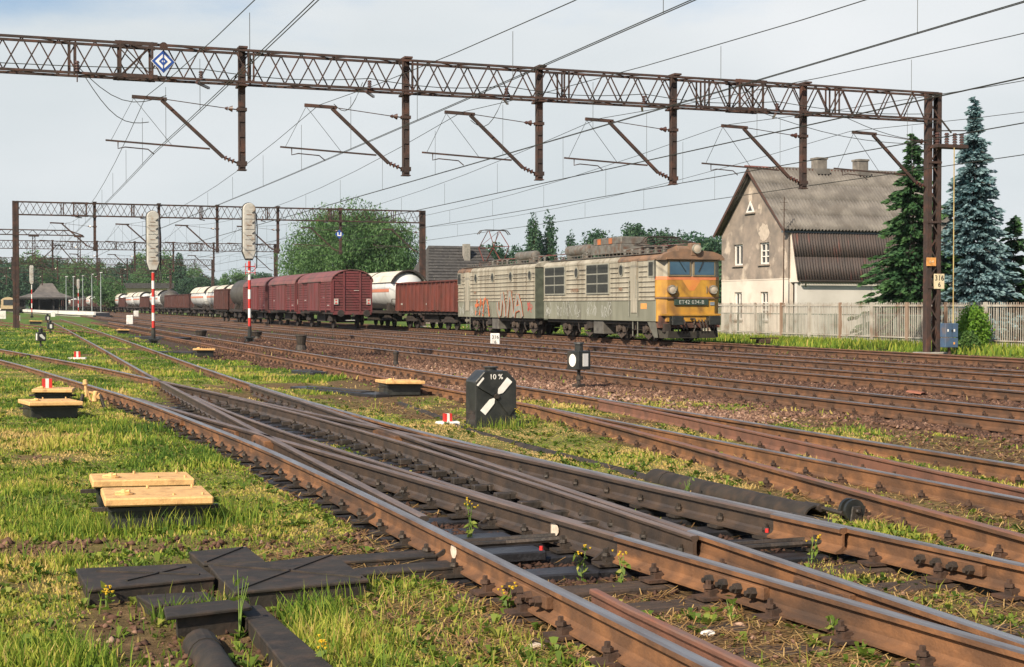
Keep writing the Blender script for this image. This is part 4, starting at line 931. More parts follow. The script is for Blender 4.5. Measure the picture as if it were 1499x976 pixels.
def gondola(X, Y, label, m_=oxide, Ln=13.2, name='open_wagon'):
    p = thing(name, (X, Y, RT), label, 'wagon', 'open wagons')
    b = MB(); b.box(-1.38, -1.32, 0, Ln, 1.18, 3.05); b.box(1.32, 1.38, 0, Ln, 1.18, 3.05); b.box(-1.32, 1.32, 0, .06, 1.18, 3.05); b.box(-1.32, 1.32, Ln - .06, Ln, 1.18, 3.05); b.box(-1.32, 1.32, .06, Ln - .06, 1.18, 1.3)
    b.build('body', m_, p)
    for u in np.linspace(.06, Ln - .06, 15):
        MB().prism([(-1.38, 1.15), (-1.50, 1.2), (-1.46, 3.0), (-1.38, 3.05)], 'y', u - .06, u + .06).build('side_rib', m_, p)
    for x in (-1.25, -.6, 0, .6, 1.25): MB().box(x - .06, x + .06, -.09, .01, 1.15, 3.0).build('end_rib', m_, p)
    b = MB(); b.box(-1.47, -1.33, -.05, Ln + .05, 3.03, 3.13); b.box(1.33, 1.47, -.05, Ln + .05, 3.03, 3.13); b.box(-1.33, 1.33, -.06, .08, 3.03, 3.13); b.box(-1.33, 1.33, Ln - .08, Ln + .06, 3.03, 3.13); b.build('top_rail', m_, p)
    for u in (Ln * .3, Ln * .7): 
        d_ = MB().box(-1.43, -1.37, u - .75, u + .75, 1.25, 2.85).build('side_door', m_, p)
        b = MB(); [b.box(-1.46, -1.42, u + q - .04, u + q + .04, 1.25, 2.85) for q in (-.7, -.05, .05, .7)]; b.build('door_bar', m_, d_)
    for u in (Ln * .45, Ln * .9): MB().box(-1.389, -1.382, u - .25, u + .25, 1.6, 1.7).build('stencilled_marking', graf_w, p)
    wagon_gear(p, Ln, (2.3, Ln - 2.3)); return p
def gastank(X, Y, label, Ln=14.0, dark=False, sunshade=True):
    p = thing('tank_wagon', (X, Y, RT), label, 'wagon', 'tank wagons')
    r = 1.32; zc = 2.62; prof = [(.0, .25), (.18, .8), (.5, 1.15), (.95, 1.30), (1.0, r), (Ln - 1.0, r), (Ln - .5, 1.15), (Ln - .18, .8), (Ln, .25)]
    b = MB(); n = 28
    for y, rr_ in prof: b.v += [(rr_ * math.cos(2 * math.pi * i / n), y, zc + rr_ * math.sin(2 * math.pi * i / n)) for i in range(n)]
    for k in range(len(prof) - 1):
        for i in range(n): b.f.append((k * n + i, k * n + (i + 1) % n, (k + 1) * n + (i + 1) % n, (k + 1) * n + i)); b.m.append(0)
    b.f += [tuple(range(n)), tuple(range((len(prof) - 1) * n, len(prof) * n))]; b.m += [0, 0]
    b.build('tank', darktank if dark else tankw, p, smooth=True)
    if not dark:
        for (a0, a1) in ((math.pi - .10, math.pi + .08), (-.08, .10)):
            q = [((r + .004) * math.cos(a), zc + (r + .004) * math.sin(a)) for a in np.linspace(a0, a1, 5)]; MB().prism(q + [(x * 1.003, z) for x, z in reversed(q)], 'y', 1.0, Ln - 1.0).build('band', tanko, p)
        if sunshade:
            for a, c_ in ((.35, Ln / 2 - .06), (Ln / 2 + .06, Ln - .35)):
                q = [((r + .12) * math.cos(t_), zc + (r + .12) * math.sin(t_)) for t_ in np.linspace(.42, math.pi - .42, 15)]
                MB().prism(q + [(x * .97, zc + (z - zc) * .97) for x, z in reversed(q)], 'y', a, c_).build('sunshield', hood, p, smooth=True)
                q = [((r + .15) * math.cos(t_), zc + (r + .15) * math.sin(t_)) for t_ in np.linspace(.38, math.pi - .38, 15)]; MB().prism(q + [(x * .93, zc + (z - zc) * .93) for x, z in reversed(q)], 'y', a - .05, a + .03).build('shield_hoop', undercar, p)
    else:
        MB().cyl((0, Ln / 2, zc + r - .1), (0, Ln / 2, zc + r + .25), .4, .4, 14).build('manhole_dome', darktank, p)
    for u in (2.2, Ln - 2.2):
        b = MB(); b.prism([(-1.1, 1.18), (1.1, 1.18), (.9, 2.0), (.4, 1.5), (-.4, 1.5), (-.9, 2.0)], 'y', u - .3, u + .3); b.build('saddle', undercar, p)
    b = MB(); [b.bar((-1.35, u, 1.15), (-1.2, u, 1.75), .05) for u in (1.0, 1.8, Ln - 1.8, Ln - 1.0)]; b.bar((-1.35, .1, 2.0), (-1.35, .1, 1.1), .05); b.bar((1.35, .1, 2.0), (1.35, .1, 1.1), .05); b.bar((-1.35, .1, 2.0), (1.35, .1, 2.0), .05); b.build('handrail', undercar, p)
    wagon_gear(p, Ln, (2.3, Ln - 2.3)); return p
bc = boxcar(92.2, 'maroon box wagon whose end with two red-white tail boards faces the camera')
for k, lab in enumerate(('maroon box wagon in the middle of the three', 'maroon box wagon at the rear of the three, beside the right signal')): copy_tree(bc, (22.8, 92.2 + 11.75 * (k + 1), RT), lab)
dk = gastank(22.8, 127.8, 'dark grey tank wagon behind the box wagons', 7.5, True)
gondola(22.8, 136.2, 'dull brown open wagon covering the end of the gas tanks', oxide2, 7.2)
g0 = gondola(28.2, 82.4, 'red-brown open wagon coupled behind the locomotive', oxide)
gt = gastank(28.2, 96.9, 'white gas tank wagon rising behind the box wagons')
copy_tree(gt, (28.2, 158.5, RT), 'white gas tank wagon half hidden by the right signal mast'); copy_tree(gt, (28.2, 173.8, RT), 'white gas tank wagon with orange band right of the dull brown wagon')
copy_tree(gt, (28.2, 189.0, RT), 'white gas tank wagon with orange band between the two signals')
gb2 = gondola(28.2, 204.5, 'dull brown open wagon just right of the left signal mast', oxide2)
copy_tree(gb2, (28.2, 219, RT), 'dull brown open wagon crossed by the left signal mast'); 
Y_ = 233.5
FARL = {'t': 'white gas tank wagon', 'g': 'brown open wagon', 'd': 'dark tank wagon'}
ORD = 'first second third fourth fifth sixth seventh eighth ninth tenth eleventh twelfth thirteenth fourteenth fifteenth sixteenth seventeenth eighteenth nineteenth twentieth twenty-first twenty-second twenty-third twenty-fourth twenty-fifth twenty-sixth twenty-seventh'.split()
farlab = lambda ch, k: '%s, %s wagon of the far train counted leftwards from the left signal' % (FARL[ch], ORD[k])
dk2 = copy_tree(dk, (28.2, Y_, RT), farlab('d', 0)); Y_ += 9
for k_, ch in enumerate('tgttgtggtgtgdggtgg'):
    src = {'t': gt, 'g': gb2, 'd': dk}[ch]; copy_tree(src, (28.2 - max(0, Y_ - 330) * .02, Y_, RT), farlab(ch, k_ + 1)); Y_ += {'t': 15.3, 'g': 14.5, 'd': 9}[ch]
# ================================================================ house behind the fence
stucco = M('grey_brown_stucco', (.31, .255, .212), (.165, .145, .128), .95, 0, 1.5, lo=.30, hi=.72, bump=.5, bscale=18, dirt=(.46, .39, .32), dscale=1.1, dlo=.57, dhi=.68)
wwall = M('whitewashed_wall', (.66, .60, .53), (.56, .50, .44), .95, 0, .7, bump=.3, bscale=15, dirt=(.40, .35, .30), dscale=.9, dlo=.58, dhi=.8)
wwall2 = M('pale_grey_wall', (.58, .56, .53), (.48, .46, .43), .95, 0, .8, bump=.3, bscale=15)
asb = M('fibre_cement_roofing', (.18, .168, .152), (.105, .098, .09), .9, 0, 1.2, bump=.2, bscale=25, dirt=(.10, .09, .08), dscale=1.0, dlo=.52, dhi=.75)
tarroof = M('tarred_corrugated_sheet', (.062, .046, .041), (.04, .033, .031), .75, 0, 1.5, stretch=(3, 1, .4), dirt=(.14, .045, .035), dscale=1.6, dlo=.60, dhi=.8, dstretch=(4, 1, .3))
brickc = M('sooty_chimney_render', (.22, .20, .175), (.12, .11, .10), .95, 0, 3, bump=.5)
winw = M('white_window_frame', (.74, .72, .68), (.62, .6, .56), .6, 0, 5)
dglass = M('dark_window_glass', (.03, .035, .04), (.05, .055, .06), .1, 0, 2)
hs = thing('house', (41.0, 71.2, 0), 'stuccoed house with grey corrugated gambrel roof behind the fence', 'house')
HW = 3.75
def ztop(y): return 9.35 - abs(y) * (9.35 - 5.95) / HW
holes = {'a': (1.25, 2.3, 4.05, 5.27), 'b': (-1.7, -.65, 4.05, 5.27), 'c': (1.35, 2.2, .9, 2.5), 'd': (-1.6, -.75, .9, 2.5)}
br = sorted({-HW, HW, 0} | {v for h in holes.values() for v in h[:2]})
up = MB(); low = MB()
for a, c_ in zip(br[:-1], br[1:]):
    hh = [h for h in holes.values() if h[0] <= a + .01 and h[1] >= c_ - .01]
    for (mb_, zlo, zhi) in ((low, -.2, 3.2), (up, 3.2, None)):
        z = zlo
        for h in sorted(hh, key=lambda q: q[2]):
            if h[2] >= zlo and (zhi is None or h[2] < zhi):
                if h[2] > z: mb_.box(0, .3, a, c_, z, h[2])
                z = h[3]
        if zhi is not None: mb_.box(0, .3, a, c_, z, zhi)
        else: mb_.prism([(a, z), (c_, z), (c_, ztop(c_)), (a, ztop(a))], 'x', 0, .3)
up.build('gable_wall', stucco, hs); low.build('ground_floor_wall', wwall, hs)
MB().box(-.02, .01, -HW - .01, HW + .01, 3.16, 3.22).build('string_course', wwall, hs)
patch = M('bare_plaster_patch', (.50, .43, .36), (.40, .34, .28), .95, 0, 4)
def blotch(y, z, ry, rz, seed):
    r_ = random.Random(seed); n = 34; MB().prism([(y + ry * math.cos(2 * math.pi * k / n) * r_.uniform(.72, 1.05), z + rz * math.sin(2 * math.pi * k / n) * r_.uniform(.75, 1.05)) for k in range(n)], 'x', -.012, .004).build('plaster_patch', patch, hs)
blotch(.4, 7.95, .22, .55, 1); blotch(-1.15, 5.85, .6, .52, 2); blotch(-.6, 7.3, .12, .16, 6); blotch(-3.45, 4.2, .16, .6, 7)
for k, (a, c_, z0, z1) in holes.items():
    o = MB(); o.box(.10, .16, a, a + .1, z0, z1); o.box(.10, .16, c_ - .1, c_, z0, z1); o.box(.10, .16, a + .1, c_ - .1, z0, z0 + .1); o.box(.10, .16, a + .1, c_ - .1, z1 - .1, z1); o.box(.10, .16, (a + c_) / 2 - .05, (a + c_) / 2 + .05, z0 + .1, z1 - .1)
    if k in 'bd': [o.box(.105, .155, a + .1, c_ - .1, z0 + f_ * (z1 - z0) - .03, z0 + f_ * (z1 - z0) + .03) for f_ in (.36, .62)]
    w = o.build('window', winw, hs); MB().box(.17, .20, a, c_, z0, z1).build('pane', dglass, w)
    MB().box(-.10, .12, a - .1, c_ + .1, z0 - .08, z0).build('sill', stucco, w)
o = MB(); o.prism([(-.1, 7.05), (.85, 7.05), (.37, 7.72)], 'x', -.03, .0); w = o.build('attic_window', winw, hs); MB().prism([(.14, 7.14), (.60, 7.14), (.37, 7.48)], 'x', -.04, -.03).build('pane', dglass, w); MB().box(-.1, 0, -.2, .95, 6.96, 7.04).build('sill', stucco, w)
LX = 10.6
MB().box(.2, LX, -HW - .55, -HW - .3, -.2, 3.12).build('side_wall', wwall2, hs); MB().box(.3, LX, HW - .3, HW, -.2, 5.6).build('side_wall', wwall2, hs); MB().prism([(-HW, -.2), (HW, -.2), (HW, 5.9), (0, 9.2), (-HW, 5.9)], 'x', LX, LX + .2).build('end_wall', stucco, hs)
for x in (4.9, 9.8): MB().box(x, x + .02, -HW - .562, -HW - .545, .2, 3.0).build('wall_joint', stucco, hs)
def corrugated(name, mat, x0, x1, p0, p1, pitch, amp, th=.012, rows=1, ox=0):
    """corrugated sheet from edge p0 (y, z) to edge p1, ribs running down the slope"""
    n = int((x1 - x0) / pitch * 6); xs = np.linspace(x0, x1, n); d = np.array(p1) - np.array(p0); ln = np.hypot(*d); d = d / ln; nn = np.array([d[1], -d[0]]) * (1 if d[1] < 0 else -1)
    nn = nn if nn[1] > 0 or abs(nn[1]) < .5 and nn[0] < 0 else -nn
    for r_ in range(rows):
        a = r_ * ln / rows; e = (r_ + 1) * ln / rows + (.08 if r_ < rows - 1 else 0); off = .02 * (rows - r_)
        w_ = amp * np.sin(2 * np.pi * (xs - x0) / pitch)
        A = np.stack([xs, p0[0] + d[0] * a + nn[0] * (w_ + off), p0[1] + d[1] * a + nn[1] * (w_ + off)], -1); B = np.stack([xs, p0[0] + d[0] * e + nn[0] * (w_ + off - .015), p0[1] + d[1] * e + nn[1] * (w_ + off - .015)], -1)
        V = np.concatenate([A, B, A - np.array([0, nn[0], nn[1]]) * th, B - np.array([0, nn[0], nn[1]]) * th]); k = np.arange(n - 1)
        F = np.concatenate([np.stack([k, k + 1, n + k + 1, n + k], -1), np.stack([2 * n + k, 3 * n + k, 3 * n + k + 1, 2 * n + k + 1], -1), np.stack([n + k, n + k + 1, 3 * n + k + 1, 3 * n + k], -1), np.stack([k, 2 * n + k, 2 * n + k + 1, k + 1], -1)])
        np_mesh(name, V, F, 4, mat, hs, smooth=True)
corrugated('roof_sheet_row', asb, -.45, LX + .4, (0, 9.5), (-HW - .25, 5.86), .215, .075, rows=4)
corrugated('roof_sheet_row', asb, -.45, LX + .4, (0, 9.5), (HW + .25, 5.86), .177, .035, rows=1)
corrugated('lower_roof_sheet', tarroof, .12, LX + .3, (-HW - .02, 5.78), (-HW - .72, 3.12), .17, .03, rows=2)
MB().box(-.4, LX + .3, -HW - .12, -HW + .1, 5.70, 5.80).build('eaves_board', M('blue_grey_board', (.10, .12, .14)), hs)
MB().cyl((.2, -HW - .82, 3.05), (LX, -HW - .82, 3.02), .075, .075, 8).build('gutter', irondark, hs)
MB().tube([(.6, -HW - .82, 3.0), (.75, -HW - .5, 2.75), (.8, -HW - .1, 2.3), (.8, -HW - .08, .1)], .05, 8).build('downpipe', framem, hs)
for s_ in (-1, 1): MB().bar((-.42, 0, 9.40), (-.42, s_ * (HW + .25), 5.80), .05, .16).build('verge_board', M('rusty_verge_board', (.10, .05, .038), (.07, .04, .032)), hs)
MB().prism([(-HW, 3.0), (-HW, 5.9), (-HW - .7, 3.0)], 'x', .12, .2).build('cheek_wall', wwall, hs)
b = MB(); b.tube([(-.6, 0, 9.62), (3, 0, 9.55), (LX, 0, 9.58)], .07, 7); b.build('ridge_cap', M('rusty_ridge', (.20, .06, .04), (.12, .05, .04)), hs)
for k in range(28): MB().cyl((1.2 + k * .33, -.0, 9.60), (1.5 + k * .33, 0, 9.60), .085, .075, 6).build('ridge_tile', asb, hs)
for x in (4.3, 7.1):
    c_ = MB().box(x - .34, x + .34, -.3, .34, 9.3, 10.25).build('chimney', brickc, hs, bevel=.02); MB().box(x - .38, x + .38, -.34, .38, 10.16, 10.27).build('chimney_cap', brickc, c_); MB().box(x - .42, x + .42, -.45, .42, 9.3, 9.62).build('flashing', asb, c_)
pp = thing('aerial_pole', (40.4, 67.0, 0), 'thin rusty pole standing against the corner of the house', 'pole'); MB().cyl((0, 0, 0), (.05, 0, 7.6), .035, .025, 6).build('pole', ironrust, pp)
b = MB(); [b.bar((-.2, 0, z), (.25, 0, z), .02) for z in (6.9, 7.3)]; b.build('crossbar', ironrust, pp)

# ================================================================ far house with dark tiled roof
dtile = M('dark_roof_tiles', (.065, .062, .06), (.035, .034, .034), .85, 0, 3, dirt=(.14, .13, .11), dscale=6, dlo=.62, dhi=.7)
fh = thing('house', (42.3, 131, 0), 'house with steep dark tiled roof peeping over the open wagon', 'house')
MB().box(-3.2, 4.2, -3.2, 3.2, 0, 4.1).build('wall', stucco, fh)
b = MB(); b.add([(-3.6, -3.7, 4.0), (4.8, -3.7, 4.0), (4.8, 3.7, 4.0), (-3.6, 3.7, 4.0), (-2.4, 0, 7.45), (3.2, 0, 7.45)], [(0, 1, 5, 4), (1, 2, 5), (2, 3, 4, 5), (3, 0, 4), (0, 3, 2, 1)]); rf = b.build('roof', dtile, fh)
for r_ in range(12):
    f0 = r_ / 12; f1 = (r_ + .96) / 12; lp = lambda f_: ((-3.6 + 1.2 * f_, 4.8 - 1.6 * f_), -3.7 + 3.7 * f_, 4.0 + 3.45 * f_)
    (xa, xb), y_, z_ = lp(f0); (xc, xd), y2, z2 = lp(f1); b = MB(); b.add([(xa, y_ - .05, z_ + .06), (xb, y_ - .05, z_ + .06), (xd, y2 - .03, z2 + .02), (xc, y2 - .03, z2 + .02)], [(0, 1, 2, 3)]); b.build('tile_course', dtile, rf)
MB().box(.7, 1.3, -1.6, -1.0, 5.2, 7.6).build('chimney', concrete, rf)

# ================================================================ fence
fw = M('weathered_pale_fence_paint', (.42, .395, .35), (.29, .265, .23), .85, 0, 2, dirt=(.22, .12, .07), dscale=2, dlo=.55, dhi=.8)
fr = M('rust_streaked_fence_post', (.29, .22, .17), (.21, .12, .075), .9, 0, 1.5, stretch=(1, 1, .4))
fg = M('dull_green_fence_paint', (.12, .17, .14), (.10, .12, .10), .8, 0, 2)
fn = thing('picket_fence', (36.8, 0, 0), 'tall pale picket fence along the far side of the tracks', 'fence')
posts = [38.35, 40.85, 43.35, 45.85, 48.35, 50.95, 53.5, 56.0, 58.6, 61.15, 63.7, 66.2, 68.7, 71.2]
pm_ = MB().box(-.05, .05, -.06, .06, -.1, 1.88).mesh('post'); pm_.materials.append(fr); pm2 = pm_.copy(); pm2.materials.clear(); pm2.materials.append(fw)
for y in posts: inst('post', pm_ if R.random() < .55 else pm2, fn, (-.03, y, 0))
slm = MB().box(-.010, .010, -.019, .019, .06, 1.86).mesh('picket', ); slm.materials.append(fw)
for y in np.arange(38.4, 71.1, .128): inst('picket', slm, fn, (.02, y, R.uniform(-.015, .02)), rot=(R.uniform(-.012, .012), 0, 0))
for a, c_ in zip(posts[:-1], posts[1:]):
    for z, h_ in ((.35, .05), (1.70, .08)): MB().box(-.035, -.005, a, c_, z, z + h_).build('rail', fw, fn)
fi = thing('wire_garden_fence', (38.9, 0, 0), 'low green garden fence behind the pale pickets', 'fence')
for y in np.arange(50, 74, 2.4): MB().box(-.04, .04, y - .05, y + .05, 0, 1.35).build('post', fg, fi)
b = MB(); b.box(-.02, .02, 50, 74, 1.27, 1.33); b.box(-.02, .02, 50, 74, .28, .34); b.build('rail', fg, fi)
b = MB(); [b.box(-.006, .006, y - .008, y + .008, .1, 1.3) for y in np.arange(50.1, 74, .13)]; b.build('wire_mesh', fg, fi)['kind'] = 'stuff'
gt_ = thing('garden_gate', (38.0, 53.3, 0), 'rusty double gate with diagonal braces behind the pickets', 'gate')
for s_ in (0, 1):
    y0 = s_ * 1.75 - 1.75; b = MB(); b.bar((0, y0, .3), (0, y0, 1.4), .06); b.bar((0, y0 + 1.68, .3), (0, y0 + 1.68, 1.4), .06); b.bar((0, y0, 1.38), (0, y0 + 1.68, 1.38), .05); b.bar((0, y0, .4), (0, y0 + 1.68, .4), .05)
    b.bar((0, y0, 1.36 if s_ else .42), (0, y0 + 1.68, .42 if s_ else 1.36), .05); b.build('gate_leaf', ironrust, gt_)
sh_ = thing('shed', (43, 48, 0), 'low dark shed roof behind the fence under the blue spruce', 'shed'); MB().box(0, 6, -2, 2, 0, 2.1).build('wall', wood, sh_); MB().prism([(-2.4, 2.0), (2.4, 2.4), (2.4, 2.5), (-2.4, 2.1)], 'x', -.3, 6.3).build('roof', ironrust, sh_)
td = thing('buffer_stop_block', (33.4, 57.0, 0), 'small rusty iron block lying in the grass before the fence', 'iron block'); MB().box(-.35, .35, -.2, .2, 0, .2).build('block', ironrust, td, bevel=.03); MB().bar((-.7, .1, .24), (.8, .1, .24), .06).build('bar', ironrust, td)

# ================================================================ colour-light signals, backs towards us
sgrey = M('weathered_grey_signal_back', (.44, .43, .40), (.35, .34, .31), .7, 0, 3, bump=.1, dirt=(.30, .19, .12), dscale=3, dlo=.55, dhi=.8)
sbl = M('black_signal_hood', (.02, .02, .022), (.035, .035, .035), .6)
def signal(X, Y, label, zb, zt, wd, n_bands, seed):
    p = thing('colour_light_signal', (X, Y, 0), label, 'signal', 'colour light signals')
    h0 = zb - .1; bands = n_bands; st = (h0 - .7) / bands
    MB().cyl((0, 0, 0), (0, 0, .75), .10, .09, 12).build('mast_foot', blackpaint, p)
    for k in range(bands):
        MB().cyl((0, 0, .7 + k * st), (0, 0, .7 + (k + 1) * st), .07, .07, 12).build('mast_band', redpaint if k % 2 == 0 else white, p, smooth=True)
    b = MB(); b.box(-.22, .22, -.22, .22, .18, .26); [b.bar((sx * .1, sy * .1, .22), (sx * .2, sy * .2, -.05), .05) for sx in (-1, 1) for sy in (-1, 1)]; b.build('base', blackpaint, p)
    MB().cyl((0, 0, zb - .5), (0, 0, zt - .4), .06, .06, 8).build('upper_mast', sgrey, p)
    w = wd / 2; arc = [(w * math.cos(a), zt - w + w * math.sin(a)) for a in np.linspace(0, math.pi, 11)]
    bd = MB().prism([(w, zb + .35), *arc, (-w, zb + .35), (-w * .55, zb), (w * .55, zb)], 'y', -.14, .10); sh = bd.build('signal_head', sgrey, p, bevel=.03)
    MB().prism([(w * 1.12, zb + .3), *[(x * 1.12, zt - w + (z - zt + w) * 1.12) for x, z in arc], (-w * 1.12, zb + .3), (-w * .6, zb - .05), (w * .6, zb - .05)], 'y', .10, .16).build('backboard', sbl, sh)
    n = 5 if seed == 1 else 4; hh = (zt - zb - .7) / n
    for k in range(n):
        z = zb + .42 + k * hh
        o = MB().box(-w * .78, w * .78, -.165, -.14, z, z + hh * .95).build('lamp_hatch', sgrey, sh, bevel=.01)
        MB().box(-w * .5, w * .3, -.18, -.165, z + hh * .4, z + hh * .45).build('latch', M('rust_brown_latch', (.25, .14, .08)), o); MB().bar((w * .35, -.19, z + hh * .6), (w * .75, -.19, z + hh * .78), .025).build('handle', sbl, o)
    for k in range(n): MB().cyl((0, .16, zb + .42 + (k + .45) * hh), (0, .45, zb + .42 + (k + .45) * hh), .14, .16, 12).build('lamp_hood', sbl, sh)
    MB().tube([(w * 1.1, -.02, zt - .5), (w * 1.25, -.05, zt - 1.2), (w * 1.2, 0, zb + .2), (.35, 0, zb - .4), (.12, 0, zb - .6)], .028, 6).build('cable_conduit', sbl, p)
    return p
s1 = signal(7.0, 65.0, 'left colour light signal on a red and white mast, seen from behind', 3.30, 5.95, .54, 7, 1)
s2 = signal(11.8, 68.0, 'right colour light signal, taller than the portal truss, seen from behind', 3.95, 6.62, .60, 7, 2)
MB().box(-.3, .3, -.06, .02, 4.0, 4.75).build('speed_board', redpaint, s2) if False else None
b = MB(); [b.bar((-.2, -.1, z), (.25, -.1, z), .03) for z in (3.3, 3.6)]; [b.bar((x, -.1, 3.2), (x, -.1, 3.75), .025) for x in (-.2, .25)]; b.build('cage', redpaint, s2)
fs = signal(5.9, 205, 'far colour light signal on a pale mast before the station canopy', 4.6, 7.2, .55, 6, 1)
fs2 = signal(15.5, 265, 'small far signal with pale head among the platform lamp posts', 4.6, 6.4, .5, 6, 2)

# ================================================================ trackside boxes, lanterns, markers
def relay_box(x, y, label, w=.74, d=.74, h=.34, rz=0, lid=None, base=True):
    """black cabinet under a wide cream lid"""
    p = thing('track_equipment_box', (x, y, 0), label, 'equipment box', 'cream lidded track boxes', rz)
    MB().box(-w * .43, w * .43, -d * .38, d * .38, .02, h).build('cabinet', blackpaint, p, bevel=.015)
    o = MB().box(-w / 2, w / 2, -d / 2, d / 2, h, h + .065).build('lid', lid or cream, p, bevel=.012)
    o.rotation_euler = (rad(-1.5), rad(1.0), 0)
    MB().disc((-w * .30, -d * .15, h + .075), .075, 'z', .022, 16, 1.0).build('hasp', cream, p); b = MB(); b.cyl((-w * .30, -d * .15, h + .08), (-w * .30, -d * .15, h + .115), .030, .022, 8); b.cyl((-w * .38, -d * .12, h + .085), (-w * .25, -d * .18, h + .10), .014, .014, 6); b.build('hasp_bolt', cream, p)
    for sx, sy in ((.15, -.3), (.38, .3), (-.05, .35), (.42, -.32)): MB().cyl((w * sx, d * sy, h + .06), (w * sx, d * sy, h + .085), .014, .012, 6).build('bolt', cream, p)
    MB().box(-w * .6, -w * .40, -d * .2, -d * .14, .16, .19).build('bracket', irondark, p); MB().box(w * .40, w * .58, -d * .2, -d * .14, .15, .18).build('bracket', irondark, p)
    MB().box(-w * .46, w * .46, -d * .42, d * .42, h - .03, h - .002).build('lid_flange', blackpaint, p)
    if base: MB().box(-w * .40, w * .40, -d * .36, d * .36, -.1, .05).build('plinth', M('dark_stained_concrete', (.09, .075, .06), (.05, .042, .035)), p)
    return p
relay_box(1.26, 11.62, 'front one of two black boxes with cream lids in the grass', .82, .88, .21, -.04)
relay_box(1.26, 12.75, 'rear one of two black boxes with cream lids in the grass', .85, .68, .21, -.03)
relay_box(.93, 23.4, 'near box of the left pair, its cream lid a long parallelogram', .80, 1.35, .21, .10)
relay_box(1.13, 26.6, 'tilted cream lidded box behind its neighbour at the left, a red marker above', .68, 1.2, .22, -.1)
relay_box(7.6, 26.9, 'cream lidded box on tall black legs left of the dwarf signal', .76, 1.35, .23, -.1)
relay_box(6.85, 48.3, 'small cream lidded box alone beside the ballast, under the right signal', .64, .8, .24)
relay_box(7.65, 87.5, 'small far cream lidded box left of the left signal', .68, .9, .24)
relay_box(4.1, 132, 'tiny far cream lidded box at the station track on the left', 1.1, .9, .3)
def marker(x, y, label, sc=1.0, slab=True):
    p = thing('fouling_marker', (x, y, 0), label, 'marker block', 'red and white marker blocks')
    if slab:
        s_ = MB(); s_.prism([(-.22, -.22), (.26, -.26), (.32, .12), (-.05, .26), (-.3, .1)], 'z', -.03, .10); s_.build('slab', white, p, bevel=.02)
    for k, m_ in enumerate((redpaint, white, redpaint)): MB().box(-.10 + k * .0667, -.0333 + k * .0667, -.08, .08, .10, .30).build('block', m_, p)
    p.scale = (sc, sc, sc); return p
marker(2.72, 47.3, 'red and white marker on a white slab by the left siding', .95)
marker(6.35, 19.9, 'red and white marker on a white slab left of the dwarf signal', .58)
mk = marker(1.02, 26.8, 'red and white marker block standing on the tilted box lid', .85, False); mk.location.z = .19
# small yellow point mechanism
ym = thing('point_machine_lever', (1.66, 25.2, 0), 'small cream point mechanism on dark legs beside the left boxes', 'lever')
b = MB(); b.cyl((-.06, 0, .2), (-.08, 0, .42), .03, .025, 8); b.cyl((-.08, 0, .41), (-.085, 0, .50), .05, .035, 10); b.cyl((.07, 0, .12), (.09, 0, .30), .055, .04, 10); b.bar((-.1, .02, .30), (.16, 0, .24), .04); b.bar((.02, 0, .10), (-.06, 0, .33), .035); b.cyl((.14, -.05, .2), (.14, .06, .2), .045, .045, 10); b.build('mechanism', cream, ym, bevel=.01)
b = MB(); [b.bar((x, y, .25), (x * 1.6, y * 1.4, -.03), .035) for x in (-.12, .15) for y in (-.1, .1)]; b.build('leg', irondark, ym)
# switch lanterns
def lantern(x, y, label, sc=1.0, faces='slab', rz=0):
    p = thing('point_lantern', (x, y, 0), label, 'lantern', 'point indicator lanterns', rz)
    MB().cyl((0, 0, -.05), (0, 0, .42), .05, .04, 9).build('stem', irondark, p); b = MB(); b.box(-.12, .12, -.1, .1, -.05, .06); b.cyl((.02, 0, .16), (.02, 0, .24), .085, .085, 10); b.build('stem_foot', irondark, p)
    MB().box(-.2, .2, -.2, .2, .40, .84).build('lamp_box', blackpaint, p, bevel=.015)
    b = MB(); b.cyl((0, 0, .84), (0, 0, 1.0), .10, .10, 12); b.cyl((0, 0, 1.0), (0, 0, 1.04), .13, .11, 12); b.build('chimney', blackpaint, p)
    if faces == 'slab':
        MB().box(-.06, .11, -.208, -.2, .48, .78).build('white_panel', white, p); MB().disc((-.204, 0, .62), .15, 'x', .008, 16, .8).build('white_panel', white, p)
    elif faces == 'arrow':
        b = MB(); b.prism([(-.14, .72), (-.02, .76), (.16, .56), (.10, .48), (-.10, .62)], 'y', -.208, -.2); b.build('white_panel', white, p); MB().box(-.208, -.2, -.06, .1, .46, .78).build('white_panel', white, p)
    else: MB().box(-.08, .08, -.208, -.2, .48, .76).build('white_panel', white, p)
    p.scale = (sc, sc, sc); return p
lantern(12.05, 28.4, 'black point lantern with round and square white panes beside the first main track', .92, 'slab', .35)
lantern(2.05, 59.8, 'black point lantern with slanting white bar in the grass at the left', .80, 'arrow', .3)
lantern(3.55, 88, 'black point lantern with upright white pane at the far left', .82, 'bar', .2)
lantern(5.1, 132, 'small far point lantern standing beside the tiny cream lidded box', .95, 'bar', .2)
# dwarf signal
ds = thing('dwarf_signal', (6.86, 19.25, 0), 'black dwarf signal with crossed arms and 10 % in white', 'signal', rz=rad(-1))
MB().prism([(-.31, .02), (.31, .02), (.31, .67), (.17, .82), (-.17, .82), (-.31, .67)], 'y', -.05, .42).build('case', blackpaint, ds, bevel=.012)
MB().box(-.35, .35, -.1, .45, -.05, .03).build('plinth', irondark, ds)
b = MB(); b.cyl((0, .2, .82), (0, .2, .86), .09, .09, 14); b.cyl((0, .2, .86), (0, .2, .875), .11, .11, 14); b.build('vent_cap', blackpaint, ds)
def bladearm(a0, m_, nm, r0, r1, w0, w1, y_):
    ca, sa = math.cos(a0), math.sin(a0); q = [(r0, -w0), (r1, -w1), (r1, w1), (r0, w0)]
    MB().prism([(u * ca - v * sa, .46 + u * sa + v * ca) for u, v in q], 'y', y_ - .008, y_).build(nm, m_, ds)
